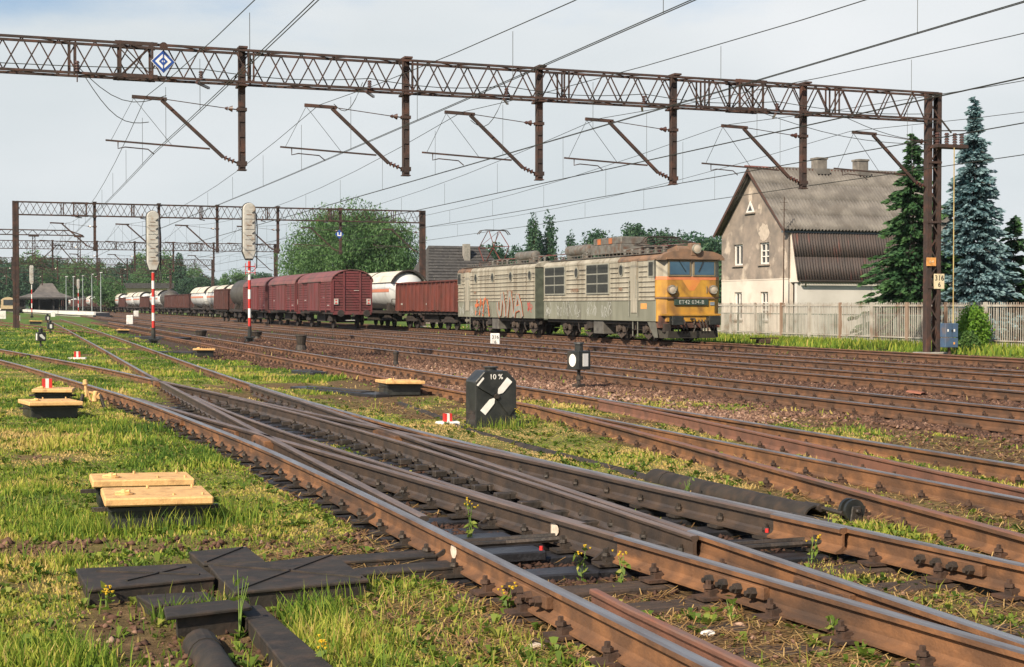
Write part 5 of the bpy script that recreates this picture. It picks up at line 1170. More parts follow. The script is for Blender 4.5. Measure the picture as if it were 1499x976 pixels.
for a0 in (rad(49), rad(229)): bladearm(a0, white, 'white_arm', .10, .31, .046, .050, -.056); bladearm(a0, white, 'white_arm', .045, .0995, .010, .046, -.056)
for a0 in (rad(139), rad(319)): bladearm(a0, blackpaint, 'dark_arm', .04, .33, .03, .085, -.072)
bladearm(rad(139), white, 'white_edge', .31, .335, .07, .075, -.074)
MB().cyl((0, -.05, .46), (0, -.11, .46), .04, .035, 12).build('hub', irondark, ds)
text('10 %', .105, white, ds, (0, -.056, .735), FACE_FRONT)
MB().box(-.314, -.306, .0, .38, .20, .24).build('hinge_strip', irondark, ds)
MB().cyl((.22, -.05, .34), (.22, -.07, .34), .015, .015, 8).build('lamp_bead', redpaint, ds)
# hectometre stones
def stone(x, y, label, t1=None, t2=None, sc=1.0, rz=0):
    p = thing('hectometre_post', (x, y, 0), label, 'kilometre post', 'white hectometre posts', rz); MB().box(-.19, .19, -.10, .10, -.05, .50).build('stone', white, p, bevel=.02)
    if t1: text(t1, .20, ink, p, (0, -.106, .34), FACE_FRONT); text(t2, .18, ink, p, (0, -.106, .14), FACE_FRONT)
    p.scale = (sc, sc, sc)
stone(20.85, 58.5, 'white post reading 316 over 6 in front of the locomotive', '316', '6', 1.05, -.25)
stone(12.7, 138, 'white post by the tracks just left of the left signal', sc=1.6, rz=-.1); stone(20.7, 215, 'far white post before the long train', sc=1.8); stone(2.0, 190, 'white stone at the left edge behind the portal mast', sc=2.0); stone(3.3, 165, 'small white stone beside the left portal mast', sc=1.2); stone(9.5, 225, 'white stone below the platform edge', sc=1.6)
# dark bits by the tracks: pedestals, slabs, planks
def pedestal(x, y, label, h=.55, r=.22, cone=True):
    p = thing('cable_pedestal', (x, y, 0), label, 'pedestal'); MB().cyl((0, 0, -.05), (0, 0, h * .35), r * 1.1, r * .9, 12).build('foot', irondark, p); MB().cyl((0, 0, h * .35), (0, 0, h), r * .75, r, 12).build('head', tarmetal, p); MB().cyl((0, 0, h), (0, 0, h + .05), r * 1.08, r * .9, 12).build('cap', tarmetal, p)
pedestal(11.6, 55.2, 'dark cylindrical pedestal on the ballast right of the signals'); pedestal(11.3, 40.4, 'thin pale grey stub post between two tracks', .35, .08); pedestal(10.5, 75, 'dark pedestal beside the right signal mast', .4, .3); pedestal(13.2, 74, 'dark pedestal right of the right signal', .35, .3)
def plank(x0, y0, x1, y1, w, label, h=.1, m_=woodoil, name='timber_slab'):
    p = thing(name, (x0, y0, 0), label, 'slab'); ln = math.hypot(x1 - x0, y1 - y0); MB().box(0, ln, -w / 2, w / 2, -.05, h).build('slab', m_, p, bevel=.015); MB().box(ln * .2, ln * .8, -w * .3, w * .3, h, h + .02).build('strap', irondark, p); p.rotation_euler = (0, 0, math.atan2(y1 - y0, x1 - x0))
plank(7.35, 35.3, 7.6, 34.0, .4, 'black timber slab lying by the pink gravel', .14); plank(6.2, 29.6, 7.2, 26.4, .5, 'flat black slab leading to the box on legs', .06)
plank(6.0, 52.5, 7.2, 50.5, .6, 'black slab in the gravel under the left signal', .1); plank(7.5, 78, 9.5, 74, .9, 'black slab beside the small far box', .1)
tl = thing('broken_roof_tile', (17.3, 23.6, 0), 'red roof tile lying between two main tracks', 'tile'); o = MB().prism([(-.25, 0), (-.2, .05), (0, .09), (.2, .05), (.25, 0), (.2, .03), (0, .06), (-.2, .03)], 'y', -.2, .25).build('tile', M('terracotta', (.26, .10, .06), (.2, .08, .05)), tl)
tl.scale = (.7, .7, .7); tl.rotation_euler = (.1, .15, .5); tl.location.z = .0
# ---- protective pipe and wire drive along the slip switch
pi = thing('wire_duct', (0, 0, 0), 'long low dark duct running past the dwarf signal through the grass', 'duct')
P_ = [(6.95, 24.6), (6.66, 21.4), (6.34, 19.2), (6.30, 16.8), (6.31, 15.2), (6.33, 13.9), (6.30, 12.7)]
for a, c_ in zip(P_[:-1], P_[1:]):
    hp = [(.09 * math.cos(t_), .085 * math.sin(t_) - .045) for t_ in np.linspace(0, math.pi, 8)]
    d = Vector((c_[0] - a[0], c_[1] - a[1], 0)); ln = d.length; o = MB().prism(hp, 'y', 0.02, ln - .02).build('duct_section', tarmetal, pi, (a[0], a[1], 0)); o.rotation_euler = (0, 0, math.atan2(-d.x, d.y))
pb = thing('steel_pipe', (6.28, 12.8, -.055), 'thick dark steel pipe lying in the grass beside the rails', 'pipe')
ring = [(.12 * math.cos(t_), .06 + .12 * math.sin(t_)) for t_ in np.linspace(-.5, math.pi + .5, 16)]
MB().prism(ring + [(x * .88, .06 + (z - .06) * .88) for x, z in reversed(ring)], 'y', -2.75, 0).build('pipe_shell', tarmetal, pb, smooth=True); MB().prism([(x * 1.05, .06 + (z - .06) * 1.05) for x, z in ring] + [(x * .9, .06 + (z - .06) * .9) for x, z in reversed(ring)], 'y', -.25, .03).build('collar', tarmetal, pb, smooth=True); pb.rotation_euler = (0, 0, .035)
hy = thing('wire_pulley', (6.52, 9.75, 0), 'black double pulley of the point drive beside the right rail', 'pulley'); hy.scale = (.8, .8, .8)
for d in (-.04, .05): MB().disc((.0, d, .15), .115, 'y', .04, 18).build('wheel', blackpaint, hy)
b = MB(); b.prism([(-.09, -.05), (.09, -.05), (.05, .2), (-.05, .2)], 'y', -.09, -.07); b.prism([(-.09, -.05), (.09, -.05), (.05, .2), (-.05, .2)], 'y', .08, .10); b.box(-.2, .22, -.14, .14, -.06, .02); b.cyl((0, -.12, .15), (0, .13, .15), .025, .025, 8); b.build('bracket', irondark, hy, bevel=.01)
b = MB(); b.tube([(-.1, .0, .12), (-.12, .6, .13), (-.2, 1.3, .10)], .025, 6); b.tube([(-.25, -.1, .05), (-.4, .5, .06), (-.5, 1.0, .04)], .022, 6); b.cyl((-.13, .35, .13), (-.14, .62, .13), .045, .04, 7); b.build('pull_rod', irondark, hy)
# ---- cable trough covers in the left foreground
def slabcover(name, poly, z0, z1, label, rib=None, cat='cover plate', ins=.97):
    cx = sum(p[0] for p in poly) / len(poly); cy = sum(p[1] for p in poly) / len(poly)
    p = thing(name, (cx, cy, 0), label, cat, 'sheet metal trough covers'); q = [(x - cx, y - cy) for x, y in poly]
    MB().prism(q, 'z', z1 - .022, z1).build('top_sheet', tarmetal, p, bevel=.006)
    MB().prism([(x * ins, y * ins) for x, y in q], 'z', z0, z1 - .023).build('skirt', tarmetal, p)
    for a, c_ in rib or (): MB().bar((a[0] - cx, a[1] - cy, z1 + .002), (c_[0] - cx, c_[1] - cy, z1 + .002), .018, .014).build('stiffening_rib', tarmetal, p)
    return p
slabcover('trough_cover', [(.53, 9.55), (.56, 8.81), (1.335, 8.95), (1.29, 9.47)], -.06, .07, 'left arm of the crossing dark metal trough covers', [((.8, 9.0), (1.2, 9.35)), ((.65, 9.4), (1.25, 9.05))])
slabcover('trough_cover', [(1.29, 9.88), (1.70, 9.95), (1.72, 9.33), (1.32, 9.38)], -.06, .08, 'rear square plate of the crossing dark metal trough covers', [((1.34, 9.42), (1.66, 9.9))])
slabcover('trough_cover', [(1.345, 8.9), (1.36, 8.38), (2.2, 8.48), (2.2, 9.44), (1.73, 9.31), (1.345, 9.35)], -.08, .08, 'largest dark metal trough cover, folded like an envelope', [((1.39, 8.43), (1.8, 8.93)), ((1.8, 8.93), (2.17, 9.39)), ((1.8, 8.93), (2.17, 8.55)), ((1.38, 9.3), (1.8, 8.93))])
slabcover('trough_cover', [(.90, 7.82), (1.385, 7.92), (1.38, 8.18), (.92, 8.1)], -.06, .085, 'narrow raised metal plate in front of the trough covers', ins=.72)
slabcover('trough_cover', [(.83, 8.75), (.90, 8.4), (1.28, 8.46), (1.24, 8.72)], -.06, .03, 'low dark plate tucked under the left trough cover')
slabcover('trough_cover', [(1.35, 8.2), (1.34, 6.0), (1.6, 5.9), (1.49, 8.25)], -.08, .025, 'long dark board running from the trough covers to the bottom edge')
o = thing('half_round_duct', (1.07, 6.95, -.035), 'half round dark duct at the bottom edge left of the board', 'duct'); hp = [(.09 * math.cos(t_), .09 * math.sin(t_) - .03) for t_ in np.linspace(0, math.pi, 9)]; MB().prism(hp, 'y', -1.5, .75).build('shell', tarmetal, o, smooth=True); MB().prism([(x * 1.08, z * 1.08) for x, z in hp], 'y', .55, .78).build('collar', tarmetal, o)
slabcover('cable_channel', [(2.25, 9.12), (2.25, 8.9), (2.93, 8.95), (2.93, 9.2)], -.05, .035, 'low dark channel between the trough covers and the left rail')
slabcover('cable_channel', [(2.25, 9.65), (2.25, 9.4), (2.93, 9.42), (2.93, 9.68)], -.05, .03, 'second low dark channel reaching to the left rail')

# ================================================================ station far left
st_ = thing('platform_canopy', (12.5, 335, 0), 'station canopy with hipped roof on dark posts at the far left', 'station building')
drk = M('dark_timber', (.03, .028, .026), (.02, .02, .02), .9); slate = M('grey_slate_roof', (.14, .125, .115), (.085, .08, .075), .9, 0, .8)
b = MB(); b.add([(-6, -7, 3.4), (5.5, -7, 3.4), (5.5, 9, 3.4), (-6, 9, 3.4), (-2.2, -3, 4.6), (2.8, -3, 4.6), (2.8, 5, 4.6), (-2.2, 5, 4.6), (-.8, 0, 6.6), (1.6, 0, 6.6)], [(0, 1, 5, 4), (1, 2, 6, 5), (2, 3, 7, 6), (3, 0, 4, 7), (4, 5, 9, 8), (5, 6, 9), (6, 7, 8, 9), (7, 4, 8)]); b.build('roof', slate, st_)
MB().box(-6.3, 5.8, -7.3, 60, 3.0, 3.4).build('canopy_fascia', drk, st_); MB().box(-3, 3, 2, 8, .6, 3.2).build('kiosk', drk, st_)
for x in (-4.5, -1.5, 1.5, 4.5):
    for y in (-6, 0, 8, 16, 26, 38): MB().box(x - .15, x + .15, y - .15, y + .15, .6, 3.0).build('post', drk, st_)
MB().prism([(-5, 0), (9.5, 0), (9.5, .25), (-5, .25)], 'y', 20, 30).build('canopy_wing', drk, st_, (0, 0, 3.4))
pf = thing('platform', (0, 0, 0), 'station platform with white painted edge at the far left', 'platform')
MB().prism([(14.6, 215), (17.5, 222), (20, 480), (3, 480), (5.6, 380), (9.6, 292), (12.3, 232)], 'z', -.1, .58).build('platform_deck', concrete, pf)
E_ = [(14.8, 214.5), (12.25, 231.7), (9.55, 292), (5.5, 380), (2, 480)]
for a, c_ in zip(E_[:-1], E_[1:]): MB().bar((*a, .52), (*c_, .52), .30, .5).build('white_edge', white, pf)
for k, (x, y) in enumerate(((15.2, 300), (16.6, 300), (17.8, 290), (18.5, 275), (19, 260))):
    p = thing('lamp_post', (x, y, 0), 'slim grey lamp post on the platform, %s of five from the left' % 'first second third fourth fifth'.split()[k], 'lamp post', 'platform lamp posts'); MB().cyl((0, 0, 0), (0, 0, 7.5), .10, .07, 8).build('pole', M('grey_lamp_post', (.28, .32, .32), (.2, .24, .24)), p); MB().box(-.15, .3, -.1, .1, 7.4, 7.52).build('lamp_head', enamel, p)
rbm = M('beige_railcar_paint', (.52, .40, .24), (.42, .32, .2), .6)
rc = thing('railcar', (4.6, 330, RT), 'beige railcar with rounded front standing at the platform', 'railcar'); arc = [(1.45 * math.cos(a), 2.3 + 1.0 * math.sin(a)) for a in np.linspace(0, math.pi, 13)]
MB().prism([(1.45, .7), *arc, (-1.45, .7)], 'y', 0, 14).build('body', rbm, rc); MB().box(-1.0, 1.0, -.05, 0, 1.5, 2.7).build('windscreen', dglass, rc); MB().box(-1.4, 1.4, .2, 13.8, .2, .7).build('underframe', undercar, rc)
for u in (1, 3.2, 5.4, 7.6, 9.8): MB().box(-1.46, -1.44, u, u + 1.5, 1.6, 2.5).build('window', dglass, rc)
for k, x_ in enumerate((-1.2, -1.2)): copy_tree(gb2, (x_, 335 + k * 15, RT), ('maroon wagon at the left edge before the pink building', 'second maroon wagon at the left edge')[k])
pk = thing('building', (-4, 520, 0), 'pink plastered building at the far left edge', 'building'); MB().box(-8, 6, 0, 12, 0, 7).build('wall', M('pink_plaster', (.62, .36, .27), (.5, .3, .23)), pk); MB().prism([(-8.5, 7), (6.5, 7), (-1, 11)], 'y', -.5, 12.5).build('roof', M('red_tile_roof', (.30, .10, .07), (.22, .08, .06)), pk)
for x in (-5, -1.5, 2): MB().box(x, x + 1.2, -.06, 0, 3.5, 5.2).build('window', dglass, pk)
yh = thing('building', (42, 420, 0), 'low pale yellow building with dark roof behind the far wagons', 'building'); MB().box(-8, 8, 0, 14, 0, 6.5).build('wall', M('pale_yellow_plaster', (.58, .50, .30), (.5, .43, .27)), yh); MB().box(-9, 9, -1, 15, 6.5, 8).build('roof', dtile, yh)
# ================================================================ vegetation
bark = M('tree_bark', (.09, .07, .052), (.05, .04, .03), .95, 0, 4, bump=.5)
LF = leafmat('willow_leaves', [(0, (.05, .115, .045)), (.5, (.10, .195, .07)), (1, (.18, .30, .11))], .35)
LF2 = leafmat('dark_broadleaf', [(0, (.026, .07, .042)), (.5, (.048, .11, .06)), (1, (.09, .165, .08))], .3)
LF3 = leafmat('light_broadleaf', [(0, (.05, .12, .03)), (.5, (.10, .18, .045)), (1, (.17, .25, .07))], .3)
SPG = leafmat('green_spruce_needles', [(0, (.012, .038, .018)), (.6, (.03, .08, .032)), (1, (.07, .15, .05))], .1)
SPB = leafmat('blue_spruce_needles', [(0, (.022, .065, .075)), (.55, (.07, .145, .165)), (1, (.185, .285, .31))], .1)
BUSH = leafmat('bright_bush_leaves', [(0, (.06, .16, .015)), (.5, (.13, .27, .03)), (1, (.25, .38, .06))], .35)
def unit(n): v = rng.normal(size=(n, 3)); return v / np.linalg.norm(v, axis=1, keepdims=True)
def leafquads(c_, size, tint, asp=.45, dirs=None, flat=0.0):
    n = len(c_); d = unit(n) if dirs is None else dirs; q = unit(n); q[:, 2] *= (1 - flat); s_ = np.cross(d, q); s_ /= np.linalg.norm(s_, axis=1, keepdims=True) + 1e-9
    size = np.broadcast_to(size, (n,))[:, None]
    V = np.stack([c_ - d * size * .5, c_ + s_ * size * asp * .5, c_ + d * size * .5, c_ - s_ * size * asp * .5], 1).reshape(-1, 3)
    return V, np.arange(4 * n).reshape(-1, 4), np.repeat(tint, 4)
def broadleaf(name, label, loc, h, rx, ry=None, base=.18, nclump=60, nleaf=120, ls=.3, mat=None, group=None, droop=0, shape='round', cl=.16):
    ry = ry or rx; p = thing(name, loc, label, 'tree', group); cs = []; 
    while len(cs) < nclump:
        u = rng.uniform(-1, 1, 3); r_ = np.linalg.norm(u)
        if r_ > 1 or r_ < .35: continue
        zz = (u[2] + 1) / 2
        if shape == 'column': w_ = (1.0 / max(.35, math.hypot(u[0], u[1]))) * rng.uniform(.2, 1) * min(1, 3.0 * (1 - zz) + .25) * min(1, .5 + 2 * zz) * (.75 + .4 * float(vn(zz * 7, loc[0], 1)))
        else: w_ = 1
        cs.append((u[0] * rx * w_, u[1] * ry * w_, h * base + h * (1 - base) * zz * .96))
    cs = np.array(cs); th = h * (.55 if shape != 'column' else .85)
    b = MB(); r0 = max(.12, h * .022); b.tube([(0, 0, -.1), (rx * .02, 0, th * .35), (-rx * .03, .05, th * .7), (0, 0, th)], [r0 * 1.2, r0, r0 * .75, r0 * .4], 8); b.build('trunk', bark, p)
    b = MB()
    for k in rng.choice(len(cs), min(26, len(cs)), replace=False):
        c_ = cs[k]; z0 = min(th * .95, max(h * base * .6, c_[2] * .55)); m_ = (c_[0] * .5, c_[1] * .5, (z0 + c_[2]) * .52); b.tube([(0, 0, z0), m_, tuple(c_)], [r0 * .5, r0 * .3, r0 * .1], 5)
    b.build('limbs', bark, p)
    n = nclump * nleaf; ci = rng.integers(0, nclump, n); sc = rng.uniform(.7, 1.35, nclump)[ci][:, None]
    g = rng.normal(size=(n, 3)); g /= np.maximum(1, np.linalg.norm(g, axis=1, keepdims=True) / 1.7)
    off = g * np.array([rx, ry, h * .42]) * cl * sc; C_ = cs[ci] + off
    if droop: C_[:, 2] -= droop * np.abs(rng.normal(size=n)) * np.clip(np.hypot(C_[:, 0], C_[:, 1]) / rx, 0, 1.2)
    C_[:, 2] = np.maximum(C_[:, 2], h * base * .4)
    tint = np.clip(.45 + rng.normal(0, .16, nclump)[ci] + rng.normal(0, .14, n), 0, 1)
    d = unit(n)
    if droop: d[:, 2] -= 1.0; d /= np.linalg.norm(d, axis=1, keepdims=True)
    V, F, T = leafquads(C_, ls * rng.uniform(.7, 1.3, n), tint, .42 if not droop else .3, d)
    np_mesh('crown', V, F, 4, mat or LF2, p, T); return p
broadleaf('willow_tree', 'big round willow tree behind the box wagons', (39.8, 160, 0), 13.4, 7.9, 6.5, .10, 210, 330, .40, LF, droop=1.0, cl=.135)
def spruce(name, label, loc, h, r, mat, levels, nb, seed, droop=.25, spray=.30, dens=9, base=.06, tipw=.0, rag=.15):
    rg = np.random.default_rng(seed); p = thing(name, loc, label, 'tree')
    b = MB(); b.cyl((0, 0, -.1), (0, 0, h * .98), h * .014, .012, 8); b.build('trunk', bark, p)
    Cs, Ds, Ts, Ss = [], [], [], []; lb = MB()
    for l_ in range(levels):
        f = (l_ + rg.uniform(-.3, .3)) / levels; f = min(max(f, 0), .985); z = h * (base + (1 - base) * f); R_ = r * ((1 - f) ** .8 * .97 + .03) * rg.uniform(1 - rag, 1 + rag * .6)
        for k in range(max(5, int(nb * (1 - f * .55)))):
            a = rg.uniform(0, 2 * math.pi); ln = R_ * rg.uniform(.62, 1.12); zj = rg.normal(0, .7) * h / levels; up_ = rg.uniform(-.05, .18) if f < .85 else .5
            n = max(4, int(dens * ln / r * 2.4) + 3); t_ = np.sort(rg.uniform(.18, 1.0, n))
            zz = z + zj + ln * (up_ * t_ - droop * t_ ** 2 + .10 * t_ ** 4)
            base_ = np.stack([np.cos(a) * ln * t_, np.sin(a) * ln * t_, zz], -1)
            m_ = 3
            for j in range(m_):
                sd = rg.choice([-1, 1], n) * rg.uniform(.15, 1.0, n); w_ = ln * .30 * (1.05 - t_) + .05
                C_ = base_ + np.stack([-np.sin(a) * sd * w_, np.cos(a) * sd * w_, -np.abs(sd) * .25 * w_ + rg.normal(0, .035, n)], -1)
                d = np.stack([np.cos(a) - np.sin(a) * sd * .9, np.sin(a) + np.cos(a) * sd * .9, -.25 + rg.normal(0, .25, n)], -1); d /= np.linalg.norm(d, axis=1, keepdims=True)
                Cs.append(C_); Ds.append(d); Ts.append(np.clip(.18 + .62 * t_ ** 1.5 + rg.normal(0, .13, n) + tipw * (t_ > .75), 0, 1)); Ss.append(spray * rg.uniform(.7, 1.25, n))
            if l_ % 2 == 0 and k < 4: lb.tube([(0, 0, z), (np.cos(a) * ln * .5, np.sin(a) * ln * .5, z + ln * (up_ * .5 - droop * .25)), (np.cos(a) * ln * .9, np.sin(a) * ln * .9, z + ln * (up_ * .9 - droop * .8))], [.03, .02, .008], 4)
    lb.build('branches', bark, p)['kind'] = 'stuff'
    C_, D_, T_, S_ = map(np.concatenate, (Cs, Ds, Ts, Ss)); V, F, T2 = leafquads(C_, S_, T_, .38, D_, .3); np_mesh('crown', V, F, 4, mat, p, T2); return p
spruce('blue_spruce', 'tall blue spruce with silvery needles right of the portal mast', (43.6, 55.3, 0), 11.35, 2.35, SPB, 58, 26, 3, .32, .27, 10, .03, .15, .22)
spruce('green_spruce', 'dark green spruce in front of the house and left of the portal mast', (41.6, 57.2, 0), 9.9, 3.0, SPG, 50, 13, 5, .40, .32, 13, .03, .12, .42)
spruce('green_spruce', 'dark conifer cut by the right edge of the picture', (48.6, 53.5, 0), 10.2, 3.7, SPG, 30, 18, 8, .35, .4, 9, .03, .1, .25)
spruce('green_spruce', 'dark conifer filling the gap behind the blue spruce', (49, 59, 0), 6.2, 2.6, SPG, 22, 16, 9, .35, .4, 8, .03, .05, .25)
# shrubs at the fence
bs_ = thing('shrub', (35.75, 45.3, 0), 'bright green leafy shrub in front of the pale fence', 'shrub'); n = 5200
C_ = unit(n) * rng.uniform(.3, 1, (n, 1)) ** .5 * np.array([.55, .75, .95]); C_[:, 2] = np.abs(C_[:, 2] + .62) * 1.12; C_ += .07 * rng.normal(size=(n, 3))
V, F, T = leafquads(C_, .13 * rng.uniform(.6, 1.3, n), np.clip(.5 + .25 * rng.normal(size=n), 0, 1), .5); np_mesh('foliage', V, F, 4, BUSH, bs_, T)
b = MB(); [b.tube([(0, 0, 0), (x * .4, y * .4, .6), (x, y, 1.1)], [.02, .015, .006], 4) for x, y in ((.3, .2), (-.3, .1), (.1, -.4), (-.1, .5))]; b.build('stems', bark, bs_)
bs2 = thing('shrub', (34.6, 44.2, 0), 'low dark shrub between the blue cabinet and the bright shrub', 'shrub'); n = 1800; C_ = unit(n) * rng.uniform(.3, 1, (n, 1)) ** .5 * np.array([.4, .6, .5]); C_[:, 2] = np.abs(C_[:, 2] + .3); V, F, T = leafquads(C_, .12 * rng.uniform(.6, 1.3, n), np.clip(.35 + .2 * rng.normal(size=n), 0, 1), .5); np_mesh('foliage', V, F, 4, LF3, bs2, T)
# trees behind the train and on the horizon
broadleaf('tree', 'dark bushy tree by the far house with the tiled roof', (46, 128, 0), 5.2, 2.6, 2.6, .1, 40, 120, .3, LF2)
for x, y, h_, lab in ((80.4, 208, 15.0, 'left one of the pair of slim poplars behind the locomotive'), (83.4, 209, 15.6, 'right one of the pair of slim poplars behind the locomotive')):
    broadleaf('poplar', lab, (x, y, 0), h_, 1.5, 1.5, .08, 60, 110, .5, LF2, 'slim poplars', shape='column', cl=.22)
broadleaf('poplar', 'lone small slim tree right of the poplar pair', (86.2, 207, 0), 12.3, 1.2, 1.2, .08, 36, 90, .55, LF2, shape='column', cl=.22)
proto = [broadleaf('tree', 'bushy tree left of the poplars, behind the raised pantograph', (77.5, 212, 0), 11.8, 5.5, 5.5, .06, 70, 150, .62, LF2), broadleaf('tree', 'leafy tree top in the middle above the roof of the locomotive', (101, 215, 0), 14.6, 4.2, 4.2, .06, 80, 150, .62, LF2),
         broadleaf('tree', 'leafy tree top at the right above the roof of the locomotive', (108, 215, 0), 14.2, 4.0, 4.0, .06, 70, 150, .62, LF2)]
copy_tree(proto[1], (93.5, 214, 0), 'lowest leafy tree top above the roof of the locomotive', 1.2, scale=(1, 1, .92)); copy_tree(proto[2], (104.5, 217, 0), 'leafy tree top behind the folded pantograph', 2.2); copy_tree(proto[1], (113, 212, 0), 'leafy tree top between the folded pantograph and the house', .4, scale=(1, 1, .85))
copy_tree(proto[0], (92, 150, 0), 'dark tree beside the gable of the stuccoed house', 2.0, scale=(1.0, 1, 1.12)); copy_tree(proto[0], (84, 158, 0), 'lower dark tree by the cab of the locomotive', 1.0, scale=(1, 1, .92))
lp_ = broadleaf('tree', 'tree of the distant wood beyond the station', (8, 470, 0), 15, 8, 8, .04, 80, 130, .85, LF2, 'distant wood beyond the station'); lq = broadleaf('tree', 'tree of the distant wood beyond the station', (30, 480, 0), 17, 8, 8, .04, 80, 130, .85, LF, 'distant wood beyond the station')
wood_x = [(-22, 480, 1.0), (-12, 500, 1.1), (0, 520, 1.05), (14, 505, 1.1), (20, 540, 1.15), (38, 530, 1.0), (44, 470, .95), (52, 480, 1.0), (58, 500, .85), (66, 500, .8), (74, 510, .8), (82, 480, .7), (90, 500, .75), (98, 480, .75), (-30, 460, 1.1), (26, 560, 1.1), (60, 440, .65), (70, 430, .6), (80, 420, .62), (46, 430, .75), (104, 440, .7), (112, 430, .75), (120, 430, .7)]
ordx = sorted([w_[0] / w_[1] for w_ in wood_x] + [8 / 470, 30 / 480])
wlab = lambda x, y: 'tree of the distant wood beyond the station, %s from the left' % ORD[ordx.index(x / y)]
lp_['label'] = wlab(8, 470); lq['label'] = wlab(30, 480)
for k, (x, y, s_) in enumerate(wood_x): copy_tree((lp_, lq)[k % 2], (x, y, 0), wlab(x, y), rz=k * 1.3, scale=(s_, s_, s_ * (1.0 + .25 * ((k * 7) % 5) / 5)))
broadleaf('poplar', 'single slim poplar above the far wagons', (59, 470, 0), 17, 2.4, 2.4, .05, 50, 90, .9, LF2, shape='column', cl=.22)
copy_tree(lq, (26, 330, 0), 'light green tree top behind the platform lamp posts', scale=(.45, .45, .48))
hl = MB(); hx_ = np.linspace(-240, 400, 60); rows_ = []
for yy, zz in ((690, 0.), (715, .75), (740, 1.), (770, .8), (800, 0.)): rows_ += [(x, yy - .1 * abs(x), -1 + zz * (10 + 5 * float(vn(x, yy, .02)) + 4 * float(vn(x, yy, .09)))) for x in hx_]
hl.add(rows_, [(r_ * 60 + k, r_ * 60 + k + 1, r_ * 60 + 61 + k, r_ * 60 + 60 + k) for r_ in range(4) for k in range(59)])
o = hl.build('hills', M('distant_woodland', (.035, .07, .05), (.02, .045, .035), .95, 0, .15), None); tag(o, 'low wooded rise on the horizon', kind='structure')

# ---------------------------------------------------------------- grass
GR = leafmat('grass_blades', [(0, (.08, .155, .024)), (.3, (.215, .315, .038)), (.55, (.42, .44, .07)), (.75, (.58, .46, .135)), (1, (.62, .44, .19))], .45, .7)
EXCL = [(.53, 1.33, 8.9, 9.5), (1.3, 2.2, 8.4, 9.4), (1.28, 1.71, 9.3, 9.92), (1.34, 1.55, 5.5, 8.3), (.89, 1.39, 7.85, 8.15), (.97, 1.17, 5.4, 7.7), (.85, 1.67, 11.25, 12.05), (.83, 1.68, 12.45, 13.05), (.53, 1.33, 22.8, 24.0), (6.55, 7.2, 19.1, 19.7), (6.1, 6.45, 10, 12.9), (2.25, 2.95, 8.95, 9.15), (2.25, 2.95, 9.42, 9.66), (.8, 1.5, 26.1, 27.1)]
def scatter(n, rmin, rmax, amin, amax):
    r_ = rmin * (rmax / rmin) ** rng.random(n); a = rng.uniform(amin, amax, n); return r_ * np.sin(a), r_ * np.cos(a), r_
def keep_grass(x, y):
    b_, s_, o_ = zones(x, y); k = (1 - .96 * b_) * (1 - .96 * sstep(.22, .62, s_)) * (1 - .985 * o_); rd = rail_dist(x, y); k = k * (rd > .065) * (.35 + .65 * sstep(.06, .35, rd))
    for a, c_, d, e in EXCL: k = k * ~((x > a) & (x < c_) & (y > d) & (y < e))
    return k
def blades(x, y, h, w, tint, lean=.45):
    n = len(x); z = ground_z(x, y) - .005; a = rng.uniform(0, 2 * math.pi, n); la = rng.uniform(0, 2 * math.pi, n); l_ = h * lean * rng.uniform(.2, 1.4, n)
    dx, dy = np.cos(a) * w / 2, np.sin(a) * w / 2; ox, oy = np.cos(la) * l_, np.sin(la) * l_
    V = np.stack([np.stack([x - dx, y - dy, z], -1), np.stack([x + dx, y + dy, z], -1), np.stack([x + dx * .75 + ox * .35, y + dy * .75 + oy * .35, z + h * .6], -1), np.stack([x - dx * .75 + ox * .35, y - dy * .75 + oy * .35, z + h * .6], -1), np.stack([x + ox, y + oy, z + h], -1)], 1).reshape(-1, 3)
    k = np.arange(n)[:, None] * 5; F = np.concatenate([k + np.array([0, 1, 2]), k + np.array([0, 2, 3]), k + np.array([3, 2, 4])], 0)
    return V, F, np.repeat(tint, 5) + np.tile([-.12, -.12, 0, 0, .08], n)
A0, A1 = rad(-3), rad(44)
x, y, r_ = scatter(620000, 4.3, 120, A0, A1); m_ = rng.random(len(x)) < keep_grass(x, y); x, y, r_ = x[m_], y[m_], r_[m_]
lush = fbm(x + 13, y, .55, 3); dry = fbm(x, y + 31, .8, 3); gsz = sstep(.35, .65, lush)
right = np.maximum(sstep(1.6, 4.0, x) * (y < 30), .9 * sstep(1.7, 2.3, x) * (1 - sstep(8, 9.5, y)))
h = (.022 + .072 * gsz * rng.uniform(.3, 1.3, len(x)) * (.45 + 1.1 * sstep(.5, .7, fbm(x, y + 77, 1.6, 2)))) * (1 - .35 * right) * rng.uniform(.6, 1.25, len(x)); h = np.where(y > 38, h * 1.15, h)
w = .0045 + .00085 * r_ * rng.uniform(.7, 1.3, len(x))
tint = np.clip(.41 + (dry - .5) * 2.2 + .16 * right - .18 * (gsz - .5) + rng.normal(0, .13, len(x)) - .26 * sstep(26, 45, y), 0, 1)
tint = np.where(rng.random(len(x)) < .10 + .14 * right, np.clip(tint + .45, 0, 1), tint)
V, F, T = blades(x, y, h, w, tint); o = np_mesh('grass', V, F, 3, GR, None, np.clip(T, 0, 1)); tag(o, 'short grass covering the ground around the sidings', 'grass', kind='stuff'); print('grass blades', len(x))
